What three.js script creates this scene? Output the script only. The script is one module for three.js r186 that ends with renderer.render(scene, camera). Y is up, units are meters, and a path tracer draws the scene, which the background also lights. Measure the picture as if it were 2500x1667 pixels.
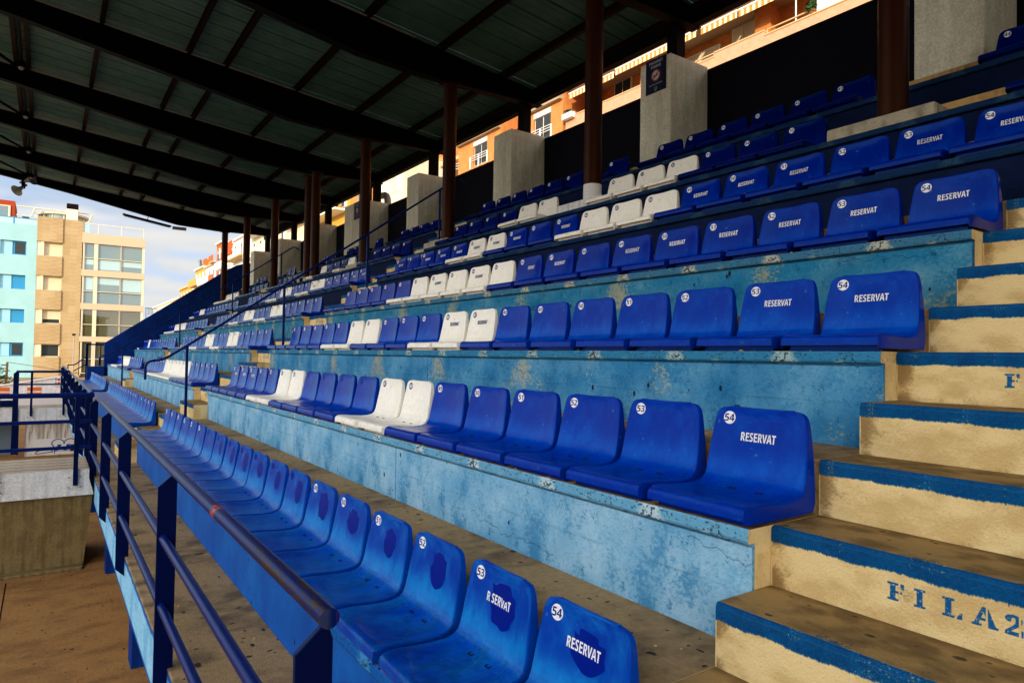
import * as THREE from 'three';
import { mergeGeometries, mergeVertices, toCreasedNormals } from 'three/addons/utils/BufferGeometryUtils.js';
import { FontLoader } from 'three/addons/loaders/FontLoader.js';

// ---------------------------------------------------------------- camera, sky, sun, exposure
const scene = new THREE.Scene();
const camera = new THREE.PerspectiveCamera(54.03, 1024 / 682, 0.05, 1500);   // eye level is y = 0, the pitch-side floor lies at -2.4
camera.rotation.order = 'YXZ';
camera.rotation.set(THREE.MathUtils.degToRad(1.319), THREE.MathUtils.degToRad(-34.847), THREE.MathUtils.degToRad(0.9));
scene.add(camera);
const renderer = new THREE.WebGLRenderer({ antialias: true });
renderer.setSize(1024, 682);
renderer.toneMapping = THREE.LinearToneMapping;
renderer.toneMappingExposure = 4.35;
renderer.shadowMap.enabled = true;
const SUN = new THREE.Vector3(-0.76, 0.235, 0.60).normalize();
const sun = new THREE.DirectionalLight(new THREE.Color(1.0, 0.80, 0.58), 1.1);
sun.position.copy(SUN).multiplyScalar(120); sun.target.position.set(0, 0, 0);
sun.castShadow = true; sun.shadow.radius = 1.5;
Object.assign(sun.shadow.camera, { left: -120, right: 120, top: 90, bottom: -90, near: 1, far: 400 });
sun.shadow.mapSize.set(4096, 4096);
scene.add(sun); scene.add(sun.target);

// ---------------------------------------------------------------- noise and textures
function rng(seed) { let s = seed >>> 0; return () => { s = (s + 0x6d2b79f5) >>> 0; let t = Math.imul(s ^ (s >>> 15), 1 | s); t = (t + Math.imul(t ^ (t >>> 7), 61 | t)) ^ t; return ((t ^ (t >>> 14)) >>> 0) / 4294967296; }; }
function tile(N, freq, oct, seed) {      // a noise square that repeats without a seam
  const out = new Float32Array(N * N); let amp = 1, sum = 0;
  for (let o = 0; o < oct; o++) {
    const r = rng(seed + o * 77), L = new Float32Array(freq * freq).map(() => r());
    for (let y = 0; y < N; y++) {
      const fy = (y / N) * freq, y0 = Math.floor(fy), ty = fy - y0, sy = ty * ty * (3 - 2 * ty), r0 = (y0 % freq) * freq, r1 = ((y0 + 1) % freq) * freq;
      for (let x = 0; x < N; x++) {
        const fx = (x / N) * freq, x0 = Math.floor(fx), tx = fx - x0, sx = tx * tx * (3 - 2 * tx), c0 = x0 % freq, c1 = (x0 + 1) % freq;
        const a = L[r0 + c0] + (L[r0 + c1] - L[r0 + c0]) * sx, b = L[r1 + c0] + (L[r1 + c1] - L[r1 + c0]) * sx;
        out[y * N + x] += (a + (b - a) * sy) * amp;
      }
    }
    sum += amp; amp *= 0.55; freq *= 2;
  }
  for (let i = 0; i < out.length; i++) out[i] /= sum;
  return { N, d: out };
}
const TA = tile(256, 4, 6, 11), TB = tile(256, 5, 6, 202), TC = tile(256, 6, 5, 3303), TF = tile(256, 48, 3, 404);
function S(t, u, v) {
  const N = t.N; u = (u - Math.floor(u)) * N; v = (v - Math.floor(v)) * N;
  const x0 = Math.floor(u) % N, y0 = Math.floor(v) % N, x1 = (x0 + 1) % N, y1 = (y0 + 1) % N, a = u - Math.floor(u), b = v - Math.floor(v), d = t.d;
  return (d[y0 * N + x0] * (1 - a) + d[y0 * N + x1] * a) * (1 - b) + (d[y1 * N + x0] * (1 - a) + d[y1 * N + x1] * a) * b;
}
const sm = (x, a, b) => { const t = Math.min(1, Math.max(0, (x - a) / (b - a))); return t * t * (3 - 2 * t); };
const mix = (a, b, t) => [a[0] + (b[0] - a[0]) * t, a[1] + (b[1] - a[1]) * t, a[2] + (b[2] - a[2]) * t];
const mul = (a, k) => [a[0] * k, a[1] * k, a[2] * k];
function tex(W, H, fn, srgb = true) {     // fn(u, v) gives sRGB 0..255; v = 0 is the lower edge
  const d = new Uint8Array(W * H * 4);
  for (let y = 0, i = 0; y < H; y++) for (let x = 0; x < W; x++, i += 4) {
    const c = fn((x + 0.5) / W, (y + 0.5) / H);
    d[i] = Math.max(0, Math.min(255, c[0])); d[i + 1] = Math.max(0, Math.min(255, c[1])); d[i + 2] = Math.max(0, Math.min(255, c[2])); d[i + 3] = 255;
  }
  const t = new THREE.DataTexture(d, W, H); t.wrapS = t.wrapT = THREE.RepeatWrapping; t.magFilter = THREE.LinearFilter; t.minFilter = THREE.LinearMipmapLinearFilter; t.generateMipmaps = true;
  if (srgb) t.colorSpace = THREE.SRGBColorSpace; t.needsUpdate = true; return t;
}
const rep = (t, su, sv) => { t.repeat.set(1 / su, 1 / sv); return t; };
const grey = (fn) => (u, v) => { const g = fn(u, v) * 255; return [g, g, g]; };
const bumpFine = tex(512, 512, grey((u, v) => 0.5 * S(TF, u * 2, v * 2) + 0.35 * S(TF, u * 5, v * 5) + 0.15 * S(TA, u * 2, v * 2)), false);
const bumpAt = (m) => { const t = bumpFine.clone(); t.needsUpdate = true; return rep(t, m, m); };
const M = (o) => new THREE.MeshPhysicalMaterial({ roughness: 0.8, specularIntensity: 0.3, ...o });
const hex = (h) => new THREE.Color(h);

// sky: an evening sky, brighter towards the sun, with thin streaked cloud
{
  const W = 1024, H = 512, d = new Float32Array(W * H * 4);
  for (let r = 0; r < H; r++) for (let c = 0; c < W; c++) {
    const el = ((r + 0.5) / H - 0.5) * Math.PI, az = ((c + 0.5) / W - 0.5) * 2 * Math.PI, y = Math.sin(el), x = Math.cos(az) * Math.cos(el), z = Math.sin(az) * Math.cos(el);
    const cosS = x * SUN.x + y * SUN.y + z * SUN.z, th = Math.acos(Math.max(-1, Math.min(1, cosS)));
    let col;
    if (y < 0) col = mix([0.3, 0.29, 0.27], [0.16, 0.14, 0.11], sm(-y, 0, 0.25));
    else {
      const t = Math.pow(y, 0.55);
      col = mix([0.090, 0.112, 0.140], [0.050, 0.082, 0.148], sm(t, 0, 1));
      const yy = y + 0.12, px = x / yy, pz = z / yy;
      const n = S(TA, px * 0.10 + 0.3, pz * 0.62) * 0.6 + S(TB, px * 0.3, pz * 1.7 + S(TC, px * 0.2, pz * 0.2)) * 0.4;
      const k = sm(n, 0.40, 0.60) * 0.95 * sm(y, -0.02, 0.05);
      col = mix(col, [0.158, 0.157, 0.152], k);
      const g = 1 + 4.9 * Math.exp(-Math.pow(th / 1.05, 2)) + 1.3 * (1 + cosS) * 0.5;
      col = [col[0] * g * (1 + 0.03 * (g - 1)), col[1] * g, col[2] * g * (1 - 0.03 * (g - 1))];
    }
    const i = (r * W + c) * 4; d[i] = col[0]; d[i + 1] = col[1]; d[i + 2] = col[2]; d[i + 3] = 1;
  }
  const t = new THREE.DataTexture(d, W, H, THREE.RGBAFormat, THREE.FloatType);
  t.mapping = THREE.EquirectangularReflectionMapping; t.magFilter = THREE.LinearFilter; t.needsUpdate = true;
  scene.background = t; scene.environment = t;
}

// ---------------------------------------------------------------- naming
const taken = new Map();
function numbered(n) { const k = taken.get(n) ?? 0; taken.set(n, k + 1); return k ? n + '_' + String(k).padStart(3, '0') : n; }
function thing(name, label, category, [x, y, z] = [0, 0, 0], group) {
  const o = new THREE.Group(); o.name = numbered(name); o.position.set(x, y, z); o.userData = { label, category }; if (group) o.userData.group = group; scene.add(o); return o;
}
function setting(name, label) { const o = new THREE.Group(); o.name = numbered(name); o.userData = { kind: 'structure' }; if (label) o.userData.label = label; scene.add(o); return o; }
function mesh(name, geo, mat, parent, at) {
  const m = new THREE.Mesh(geo, mat); m.name = name; m.castShadow = m.receiveShadow = true; if (at) m.position.set(...at); parent.add(m); return m;
}
const ORD = ['zeroth', 'first', 'second', 'third', 'fourth', 'fifth', 'sixth', 'seventh', 'eighth', 'ninth', 'tenth', 'eleventh', 'twelfth', 'thirteenth', 'fourteenth', 'fifteenth', 'sixteenth', 'seventeenth', 'eighteenth', 'nineteenth'];

// ---------------------------------------------------------------- geometry helpers
// a profile in x,y drawn out along z; runs = [[slot, pts], ...], uv in metres: u along z, v along the profile (v0 at the first point)
function pull(runs, z0, z1, cap) {
  const pos = [], uv = [], idx = [], groups = []; let n = 0;
  for (const [slot, pts, v0 = 0] of runs) {
    const start = idx.length; let v = v0;
    for (let i = 0; i + 1 < pts.length; i++) {
      const [ax, ay] = pts[i], [bx, by] = pts[i + 1], l = Math.hypot(bx - ax, by - ay);
      pos.push(ax, ay, z0, ax, ay, z1, bx, by, z0, bx, by, z1); uv.push(z0, v, z1, v, z0, v + l, z1, v + l); v += l;
      idx.push(n, n + 1, n + 2, n + 1, n + 3, n + 2); n += 4;
    }
    groups.push([start, idx.length - start, slot]);
  }
  if (cap) {
    const [slot, outline] = cap, sh = THREE.ShapeUtils.triangulateShape(outline.map((p) => new THREE.Vector2(...p)), []), start = idx.length;
    for (const z of [z0, z1]) { for (const [x, y] of outline) { pos.push(x, y, z); uv.push(x, y); } for (const f of sh) idx.push(n + f[0], n + f[1], n + f[2]); n += outline.length; }
    groups.push([start, idx.length - start, slot]);
  }
  const g = new THREE.BufferGeometry();
  g.setAttribute('position', new THREE.Float32BufferAttribute(pos, 3)); g.setAttribute('uv', new THREE.Float32BufferAttribute(uv, 2)); g.setIndex(idx);
  for (const q of groups) g.addGroup(...q);
  g.computeVertexNormals(); return g;
}
// a box from corner to corner with a small chamfer and uv in metres
function box(x0, x1, y0, y1, z0, z1, c = 0) {
  const w = x1 - x0, h = y1 - y0, d = z1 - z0; let g;
  if (c > 0) {
    const s = new THREE.Shape(); s.moveTo(x0 + c, y0 + c); s.lineTo(x1 - c, y0 + c); s.lineTo(x1 - c, y1 - c); s.lineTo(x0 + c, y1 - c); s.closePath();
    g = new THREE.ExtrudeGeometry(s, { depth: d - 2 * c, bevelEnabled: true, bevelSize: c, bevelThickness: c, bevelSegments: 1, steps: 1 }); g.translate(0, 0, z0 + c); g.clearGroups();
  } else { g = new THREE.BoxGeometry(w, h, d).toNonIndexed(); g.translate((x0 + x1) / 2, (y0 + y1) / 2, (z0 + z1) / 2); g.clearGroups(); }
  return metreUV(g);
}
function metreUV(g) {
  if (g.index) g = g.toNonIndexed();
  const p = g.attributes.position, uv = new Float32Array(p.count * 2), a = new THREE.Vector3(), b = new THREE.Vector3(), c = new THREE.Vector3();
  for (let i = 0; i < p.count; i += 3) {
    a.fromBufferAttribute(p, i); b.fromBufferAttribute(p, i + 1).sub(a); c.fromBufferAttribute(p, i + 2).sub(a); const n = b.cross(c), ax = Math.abs(n.x), ay = Math.abs(n.y), az = Math.abs(n.z);
    for (let k = 0; k < 3; k++) { const x = p.getX(i + k), y = p.getY(i + k), z = p.getZ(i + k); const [s, t] = ax >= ay && ax >= az ? [z, y] : ay >= az ? [z, x] : [x, y]; uv[(i + k) * 2] = s; uv[(i + k) * 2 + 1] = t; }
  }
  g.setAttribute('uv', new THREE.BufferAttribute(uv, 2)); return g;
}
const V = (x, y, z) => new THREE.Vector3(x, y, z);
function bar(a, b, r, n = 10) {            // round bar between two points
  const d = V(...b).sub(V(...a)), g = new THREE.CylinderGeometry(r, r, d.length(), n, 1, false); g.applyQuaternion(new THREE.Quaternion().setFromUnitVectors(V(0, 1, 0), d.clone().normalize())); g.translate((a[0] + b[0]) / 2, (a[1] + b[1]) / 2, (a[2] + b[2]) / 2); return g;
}
function tube(pts, r, seg = 40, n = 10, tension = 0.0) {
  return new THREE.TubeGeometry(new THREE.CatmullRomCurve3(pts.map((p) => V(...p)), false, 'catmullrom', tension || 0.5), seg, r, n, false);
}
function polyTube(pts, r, bend = 0.08, n = 10) {   // straight runs with rounded bends
  const path = new THREE.CurvePath(), P = pts.map((p) => V(...p)); let last = P[0];
  for (let i = 1; i < P.length - 1; i++) {
    const u = P[i - 1].clone().sub(P[i]), w = P[i + 1].clone().sub(P[i]), k = Math.min(bend, u.length() * 0.45, w.length() * 0.45), s = P[i].clone().add(u.setLength(k)), e = P[i].clone().add(w.setLength(k));
    path.add(new THREE.LineCurve3(last, s)); path.add(new THREE.QuadraticBezierCurve3(s, P[i], e)); last = e;
  }
  path.add(new THREE.LineCurve3(last, P[P.length - 1]));
  return new THREE.TubeGeometry(path, pts.length * 24, r, n, false);
}
const join = (list) => { const l = list.map((g) => { g = g.index ? g.toNonIndexed() : g.clone(); for (const k of Object.keys(g.attributes)) if (!['position', 'normal', 'uv'].includes(k)) g.deleteAttribute(k); g.clearGroups(); return g; }); return mergeGeometries(l); };

// ---------------------------------------------------------------- materials
const bump05 = bumpAt(0.5), bump1 = bumpAt(1.0);
// painted terrace walls: u runs over 6 m, v over 0.5 m
function wallTex(seed, base, dark, pale, bare, bareAmt, paleAmt, lined = 1) {
  const r = rng(seed), holes = Array.from({ length: 14 }, () => [r(), 0.12 + r() * 0.6, 0.003 + r() * 0.006]), joints = Array.from({ length: 2 }, () => r()), o = seed * 0.137;
  const cracks = Array.from({ length: 2 }, () => [r(), 0.25 + r() * 0.5, 0.05 + r() * 0.08]);
  return rep(tex(2048, 256, (u, v) => {
    const fine = S(TF, u * 12, v * 1), grain = S(TF, u * 30, v * 2.6), wob = 0.02 * (fine - 0.5);
    const big = S(TA, u * 3 + o + wob, v * 0.45 + o), mid = S(TC, u * 7 + o + wob, v * 0.7 + o), str = S(TB, u * 9 + o + wob, v * 0.34 + 0.1 * big);
    let c = mix(base, pale, sm(big * 0.55 + mid * 0.25 + fine * 0.2, 0.44 - paleAmt * 0.1, 0.66) * 0.9);
    c = mix(c, dark, sm(str * 0.42 + mid * 0.25 + fine * 0.25 + grain * 0.08 + 0.05 * (1 - v), 0.47, 0.66) * 0.62);
    c = mix(c, mul(dark, 0.85), sm(S(TC, u * 26 + o, v * 1.5 + o) * 0.6 + grain * 0.4, 0.63, 0.68) * 0.55);
    c = mix(c, pale, sm(S(TA, u * 40 + o, v * 3 + o) * 0.6 + grain * 0.4, 0.60, 0.68) * 0.35);
    c = mix(c, dark, sm(v, 0.88, 0.99) * 0.25 + sm(1 - v, 0.86, 1.0) * 0.4 * sm(fine, 0.35, 0.6));
    if (bareAmt > 0) c = mix(c, bare, sm(S(TB, u * 5 + o, v * 0.5 + 0.3) * 0.5 + fine * 0.22 + S(TA, u * 2 + 0.2 + o, 0.5) * 0.3, 0.60 - bareAmt * 0.03, 0.66) * 0.6);
    if (lined) { const line = Math.abs(v - 0.42 - 0.05 * (S(TA, u * 2, 0.1) - 0.5)); c = mul(c, 1 - 0.13 * sm(1 - line / 0.014, 0, 1) * sm(S(TB, u * 6, 0.7), 0.4, 0.6)); }
    for (const j of joints) { const dj = Math.abs(u - j + 0.002 * (fine - 0.5)); if (dj < 0.0012) c = mix(c, mul(dark, 0.7), (1 - dj / 0.0012) * 0.8 * lined); }
    for (const [cu, cv, cl] of cracks) { const q = (u - cu) / cl; if (q > 0 && q < 1) { const y = cv - 0.12 * q + 0.16 * (S(TF, u * 2.5, cv) - 0.5) + 0.1 * (S(TA, u * 9, cv) - 0.5); if (Math.abs(v - y) < 0.004) c = mul(c, 0.72); } }
    c = mul(c, 0.93 + 0.08 * fine + 0.09 * grain);
    for (const [hu, hv, hr] of holes) { const q = Math.hypot((u - hu) * 6, (v - hv) * 0.5 * 0.6) / hr; if (q < 1.5) c = mix(c, [16, 24, 34], sm(1.5 - q, 0, 0.7) * 0.9); }
    return c;
  }), 6, 0.5);
}
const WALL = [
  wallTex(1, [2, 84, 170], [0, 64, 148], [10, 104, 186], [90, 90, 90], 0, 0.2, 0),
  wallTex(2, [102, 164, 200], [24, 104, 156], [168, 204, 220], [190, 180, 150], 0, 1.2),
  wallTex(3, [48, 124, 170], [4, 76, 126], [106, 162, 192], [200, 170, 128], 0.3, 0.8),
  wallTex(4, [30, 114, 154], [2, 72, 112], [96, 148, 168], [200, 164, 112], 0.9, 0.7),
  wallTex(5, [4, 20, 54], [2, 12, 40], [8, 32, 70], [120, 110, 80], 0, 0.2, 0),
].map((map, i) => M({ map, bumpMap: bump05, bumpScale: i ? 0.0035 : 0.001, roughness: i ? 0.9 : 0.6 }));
const treadTex = (seed, base, dark, spots, W = 1024, q0 = 1) => {
  const r = rng(seed), sp = Array.from({ length: spots }, () => [r(), r(), (0.0022 + r() * r() * r() * 0.012) * q0, 0.6 + r() * 0.8]);
  const cells = new Map(); sp.forEach((s) => { for (let i = -1; i <= 1; i++) for (let j = -1; j <= 1; j++) { const k = ((Math.floor(s[0] * 16) + i + 16) % 16) + ',' + ((Math.floor(s[1] * 16) + j + 16) % 16); if (!cells.has(k)) cells.set(k, []); cells.get(k).push(s); } });
  return tex(W, W, (u, v) => {
    const a = S(TA, u * 2 + seed, v * 2), b = S(TB, u * 6, v * 3 + seed), f = S(TF, u * 4, v * 4);
    let c = mix(base, dark, sm(a * 0.6 + b * 0.4, 0.42, 0.7)); c = mul(c, 0.9 + 0.2 * f);
    for (const [x, y, q, e] of cells.get(Math.floor(u * 16) % 16 + ',' + Math.floor(v * 16) % 16) ?? []) {
      let dx = Math.abs(u - x), dy = Math.abs(v - y); dx = Math.min(dx, 1 - dx); dy = Math.min(dy, 1 - dy);
      const k = (Math.hypot(dx * e, dy / e) / q) * (0.75 + 0.6 * S(TF, u * 6, v * 6)); if (k < 1) c = mix(c, [36, 32, 28], sm(1 - k, 0, 0.3) * 0.85);
    }
    return c;
  });
};
const mWalk = M({ map: rep(treadTex(5, [158, 130, 90], [100, 82, 60], 340, 1024, 1.0), 2.6, 2.6), bumpMap: bump05, bumpScale: 0.005, roughness: 0.82 });
const mFloor = M({ map: rep(treadTex(9, [150, 106, 58], [124, 86, 46], 700, 1024, 0.5), 3.5, 3.5), bumpMap: bump1, bumpScale: 0.004, roughness: 0.88 });
const mTread = M({ map: rep(treadTex(7, [164, 132, 80], [122, 96, 58], 60), 1.6, 1.6), bumpMap: bump05, bumpScale: 0.005, roughness: 0.85 });
const mBrown = M({ map: rep(treadTex(8, [196, 158, 100], [146, 112, 66], 20, 512), 1.2, 1.2), bumpMap: bump05, bumpScale: 0.0035, roughness: 0.92 });
const tanAt = (u, v, o) => { const a = S(TA, u * 1.6 + o, v * 0.5 + o), b = S(TC, u * 2 + o * 2, v * 0.5 + o * 3), f = S(TF, u * 5, v * 1.2), g = S(TF, u * 14, v * 3), w = (u - 0.083 + 1) % 1; let c = mix([232, 206, 146], [208, 176, 116], sm(a * 0.8 + f * 0.2, 0.42, 0.66)); const corner = Math.exp(-Math.pow(w / 0.05, 2)) * 0.30 + Math.exp(-Math.pow(v / 0.22, 2)) * 0.12; c = mix(c, [132, 102, 58], sm(b * 0.7 + f * 0.15 + corner, 0.55, 0.80) * 0.75); c = mix(c, [96, 78, 50], sm(g * 0.5 + f * 0.5, 0.68, 0.74) * 0.35); return mul(c, 0.92 + 0.08 * f + 0.08 * g); };
// stair risers: u over 1.2 m, v = 1 is the upper edge of a 0.20 m face
function riserTex(seed, text, dark = 1) {
  let ink = null; const W = 1024, H = 192;
  if (text) { const cv = document.createElement('canvas'); cv.width = W; cv.height = H; const x = cv.getContext('2d'); x.fillStyle = '#000'; x.fillRect(0, 0, W, H); x.fillStyle = '#fff'; x.font = 'bold 62px serif'; let px = 385; for (const ch of text) { x.fillText(ch, px, 104); x.lineWidth = 2; x.strokeStyle = '#fff'; x.strokeText(ch, px, 104); px += 58; } x.fillStyle = '#000'; for (let i = 0, q = 385; i < text.length; i++) { if (text[i] !== 'I') x.fillRect(q + 25, 20, 4, 100); q += 58; } ink = x.getImageData(0, 0, W, H).data; }
  const o = seed * 0.31;
  return rep(tex(W, H, (u, v) => {
    let c = tanAt(u, v, o); const edge = 0.81 + 0.13 * (S(TA, u * 2 + o, 0.2 + o) - 0.5) + 0.03 * (S(TF, u * 4 + o, 0.2) - 0.5) + 0.03 * (S(TF, u * 13 + o, 0.7) - 0.5) - 0.12 * sm(S(TC, u * 7 + o, o), 0.62, 0.7) * S(TF, u * 3, 0.9);
    const blue = mix([0, 84, 136], [0, 58, 106], S(TB, u * 5, v + o)); const wear = sm(S(TC, u * 2 + o, v * 0.4 + o) * 0.6 + S(TF, u * 8 + o, v * 2) * 0.4, 0.60, 0.68) * 0.55;
    c = mix(c, mul(mix(blue, c, wear), 0.85 + 0.3 * S(TF, u * 5, v)), sm(v, edge - 0.015, edge + 0.015));
    if (ink) { const i = (Math.floor((1 - v) * H) * W + Math.floor(u * W)) * 4; const k = ink[i] / 255 * sm(S(TF, u * 5, v * 1.2), 0.16, 0.38); c = mix(c, [0, 80, 142], k * 0.92); }
    return c;
  }), 1.2, 0.2);
}
const TREAD = [1, 2, 3].map((q) => { const r = rng(60 + q), sp = Array.from({ length: 26 }, () => [r(), r(), 0.006 + r() * r() * 0.02]); return M({ bumpMap: bump05, bumpScale: 0.004, roughness: 0.8, map: rep(tex(1024, 256, (u, v) => { const a = S(TA, u * 1.5 + q * 0.3, v * 0.5 + q), b = S(TB, u * 4, v * 1.2 + q), f = S(TF, u * 6, v * 1.5), g = S(TF, u * 14, v * 4); let c = mix([160, 128, 76], [112, 88, 52], sm(a * 0.6 + b * 0.3 + f * 0.1, 0.40, 0.64)); c = mix(c, [196, 164, 112], sm(0.10 - v, 0, 0.1) * 0.4); c = mix(c, [26, 66, 104], sm(S(TC, u * 3 + q * 0.4, v * 0.5) * 0.55 + f * 0.45 - v * 0.9, 0.40, 0.50) * 0.8); c = mix(c, [84, 66, 40], sm(v, 0.82, 1.0) * 0.5); for (const [x, y, w] of sp) { const d = Math.hypot((u - x) * 1.2, (v - y) * 0.27 * 1.4) / w * (0.7 + 0.6 * f); if (d < 1) c = mix(c, [50, 44, 34], sm(1 - d, 0, 0.35) * 0.8); } return mul(c, 0.9 + 0.1 * f + 0.1 * g); }), 1.2, 0.27) }); });
const RISER = [1, 2, 3, 4].map((s) => M({ map: riserTex(s), bumpMap: bump05, bumpScale: 0.0035, roughness: 0.92 }));
const RISER_LETTERED = ['FILA2', 'FILA3', 'FILA4'].map((t, i) => M({ map: riserTex(11 + i, t), bumpMap: bump05, bumpScale: 0.0035, roughness: 0.92 }));
const mTan = M({ map: rep(tex(512, 256, (u, v) => tanAt(u, v, 0.77)), 1.2, 0.6), bumpMap: bump05, bumpScale: 0.0035, roughness: 0.92 });
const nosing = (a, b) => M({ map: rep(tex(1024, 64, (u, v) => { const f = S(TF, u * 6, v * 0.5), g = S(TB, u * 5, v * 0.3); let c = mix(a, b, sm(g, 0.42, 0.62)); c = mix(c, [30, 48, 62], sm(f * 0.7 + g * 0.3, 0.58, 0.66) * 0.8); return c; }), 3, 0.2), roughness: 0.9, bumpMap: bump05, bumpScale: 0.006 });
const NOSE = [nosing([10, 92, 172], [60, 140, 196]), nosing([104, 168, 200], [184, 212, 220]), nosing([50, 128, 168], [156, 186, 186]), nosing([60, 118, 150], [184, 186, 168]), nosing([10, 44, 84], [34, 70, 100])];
const mBare = M({ map: rep(treadTex(21, [180, 170, 146], [140, 130, 108], 40, 512), 1.5, 1.5), bumpMap: bump05, bumpScale: 0.006, roughness: 0.93 });
const concrete = (a, b, seed) => tex(512, 512, (u, v) => { const n = S(TA, u * 2 + seed, v * 2), s = S(TB, u * 8, v * 0.8 + seed), f = S(TF, u * 3, v * 3), h = S(TF, u * 8 + seed, v * 8); let c = mix(a, b, sm(n * 0.5 + s * 0.5, 0.35, 0.7)); c = mul(c, 0.88 + 0.24 * f); return mix(c, mul(b, 0.6), sm(h, 0.72, 0.8) * 0.5); });
const mPier = M({ map: rep(concrete([230, 226, 202], [212, 206, 182], 3), 1.6, 1.6), bumpMap: bump05, bumpScale: 0.002, roughness: 0.93 });
const mWhiteConc = M({ map: rep(concrete([226, 226, 222], [204, 204, 198], 6), 1.6, 1.6), bumpMap: bump05, bumpScale: 0.006, roughness: 0.9 });
const mSlabTop = M({ map: rep(tex(1024, 256, (u, v) => { const g = S(TB, u * 9, v * 1.2), f = S(TF, u * 6, v * 1.5); return mul(mix([190, 172, 146], [146, 126, 102], sm(g, 0.4, 0.65)), 0.85 + 0.3 * f); }), 2, 1), bumpMap: bump05, bumpScale: 0.004, roughness: 0.85 });
const mSoffit = M({ map: rep(concrete([128, 108, 68], [100, 82, 50], 12), 1.4, 1.4), bumpMap: bump05, bumpScale: 0.004, roughness: 0.9 });
const mStained = M({ map: tex(512, 512, (u, v) => { const s = S(TA, u * 3, v * 0.4 + 0.2), f = S(TF, u * 3, v * 3); return mul(mix([226, 220, 208], [150, 130, 110], sm(s + 0.16 * v, 0.5, 0.8) * 0.8), 0.92 + 0.14 * f); }), roughness: 0.85 });
const mFascia = M({ map: rep(tex(1024, 128, (u, v) => { const g = S(TB, u * 7, v * 0.4), f = S(TF, u * 5, v), e = 0.80 + 0.10 * (S(TF, u * 1.5, 0.6) - 0.5); let c = mix([142, 200, 226], [112, 178, 212], sm(g, 0.4, 0.65)); c = mix(c, [40, 120, 178], sm(S(TB, u * 12, 0.2 + v * 0.1), 0.66, 0.74) * 0.7); c = mix(c, [14, 84, 160], sm(v, e - 0.03, e + 0.03)); return mul(c, 0.88 + 0.24 * f); }), 5, 0.3), roughness: 0.75 });
const mBlueWall = M({ map: rep(tex(512, 512, (u, v) => { const a = S(TA, u * 2, v * 2), b = S(TB, u * 5, v * 5), f = S(TF, u * 3, v * 3); let c = mix([2, 50, 128], [0, 38, 106], sm(a, 0.4, 0.65)); c = mix(c, [58, 84, 110], sm(b * 0.7 + f * 0.3, 0.66, 0.72) * 0.6); return mul(c, 0.88 + 0.24 * f); }), 3, 3), bumpMap: bump05, bumpScale: 0.004, roughness: 0.8 });
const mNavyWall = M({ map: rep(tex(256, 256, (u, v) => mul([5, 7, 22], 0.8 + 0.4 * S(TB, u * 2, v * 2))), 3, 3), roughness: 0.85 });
const railTex = tex(512, 64, (u, v) => { const g = S(TB, u * 3, v), f = S(TF, u * 3, v * 0.6); let c = mix([4, 22, 80], [7, 32, 104], g); c = mix(c, [74, 44, 30], sm(f * 0.6 + g * 0.4, 0.66, 0.72) * 0.8); return c; });
const blueSpec = new THREE.Color(0.16, 0.42, 1.0);
const mRail = new THREE.MeshPhysicalMaterial({ map: railTex, roughness: 0.34, specularColor: blueSpec, specularIntensity: 0.3 });
const mRailWornSheen = new THREE.MeshPhysicalMaterial({ map: tex(64, 2048, (u, v) => { const g = S(TB, u * 2, v * 9), f = S(TF, u, v * 14); let c = mix([3, 20, 78], [6, 30, 100], g); c = mix(c, [96, 90, 88], sm(0.72 - v, 0, 0.4) * sm(f, 0.3, 0.6) * 0.7); const rust = sm(f * 0.55 + g * 0.45, 0.48, 0.56) * sm(v, 0.90, 0.95); c = mix(c, [64, 38, 22], rust * 0.85); return mix(c, [196, 62, 34], sm(0.006 - Math.abs(v - 0.859 - 0.006 * (g - 0.5)), 0, 0.003) * sm(f, 0.42, 0.5)); }), roughness: 0.36, specularColor: new THREE.Color(0.2, 0.42, 1.0), specularIntensity: 0.28 });  // rust and red mark are wear; paler far part paints in sky reflection
const mRailPlate = new THREE.MeshPhysicalMaterial({ color: hex('#030a38'), roughness: 0.42, specularColor: blueSpec, specularIntensity: 0.3 });
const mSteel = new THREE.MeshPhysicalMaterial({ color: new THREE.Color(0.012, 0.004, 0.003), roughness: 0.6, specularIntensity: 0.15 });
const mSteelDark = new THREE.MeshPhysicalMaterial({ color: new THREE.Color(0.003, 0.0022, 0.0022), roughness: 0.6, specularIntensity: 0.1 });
const mColumn = new THREE.MeshPhysicalMaterial({ specularIntensity: 0.35, specularColor: new THREE.Color(1, 0.55, 0.3), map: rep(tex(256, 256, (u, v) => mul([42, 14, 5], 0.8 + 0.35 * S(TB, u * 3, v * 2) + 0.1 * S(TF, u * 2, v * 2))), 1, 1.5), roughness: 0.45 });
const mSheet = M({ map: rep(tex(256, 256, (u, v) => mul([82, 122, 112], 0.85 + 0.25 * S(TB, u * 3, v * 3))), 3, 3), roughness: 0.5, metalness: 0.1 });
const mGlassDark = M({ color: new THREE.Color(0.03, 0.035, 0.035), roughness: 0.08 });
const mWhitePaint = M({ color: new THREE.Color(0.78, 0.76, 0.72), roughness: 0.5 });
const mGreyMetal = M({ color: new THREE.Color(0.32, 0.31, 0.27), roughness: 0.5 });

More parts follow.
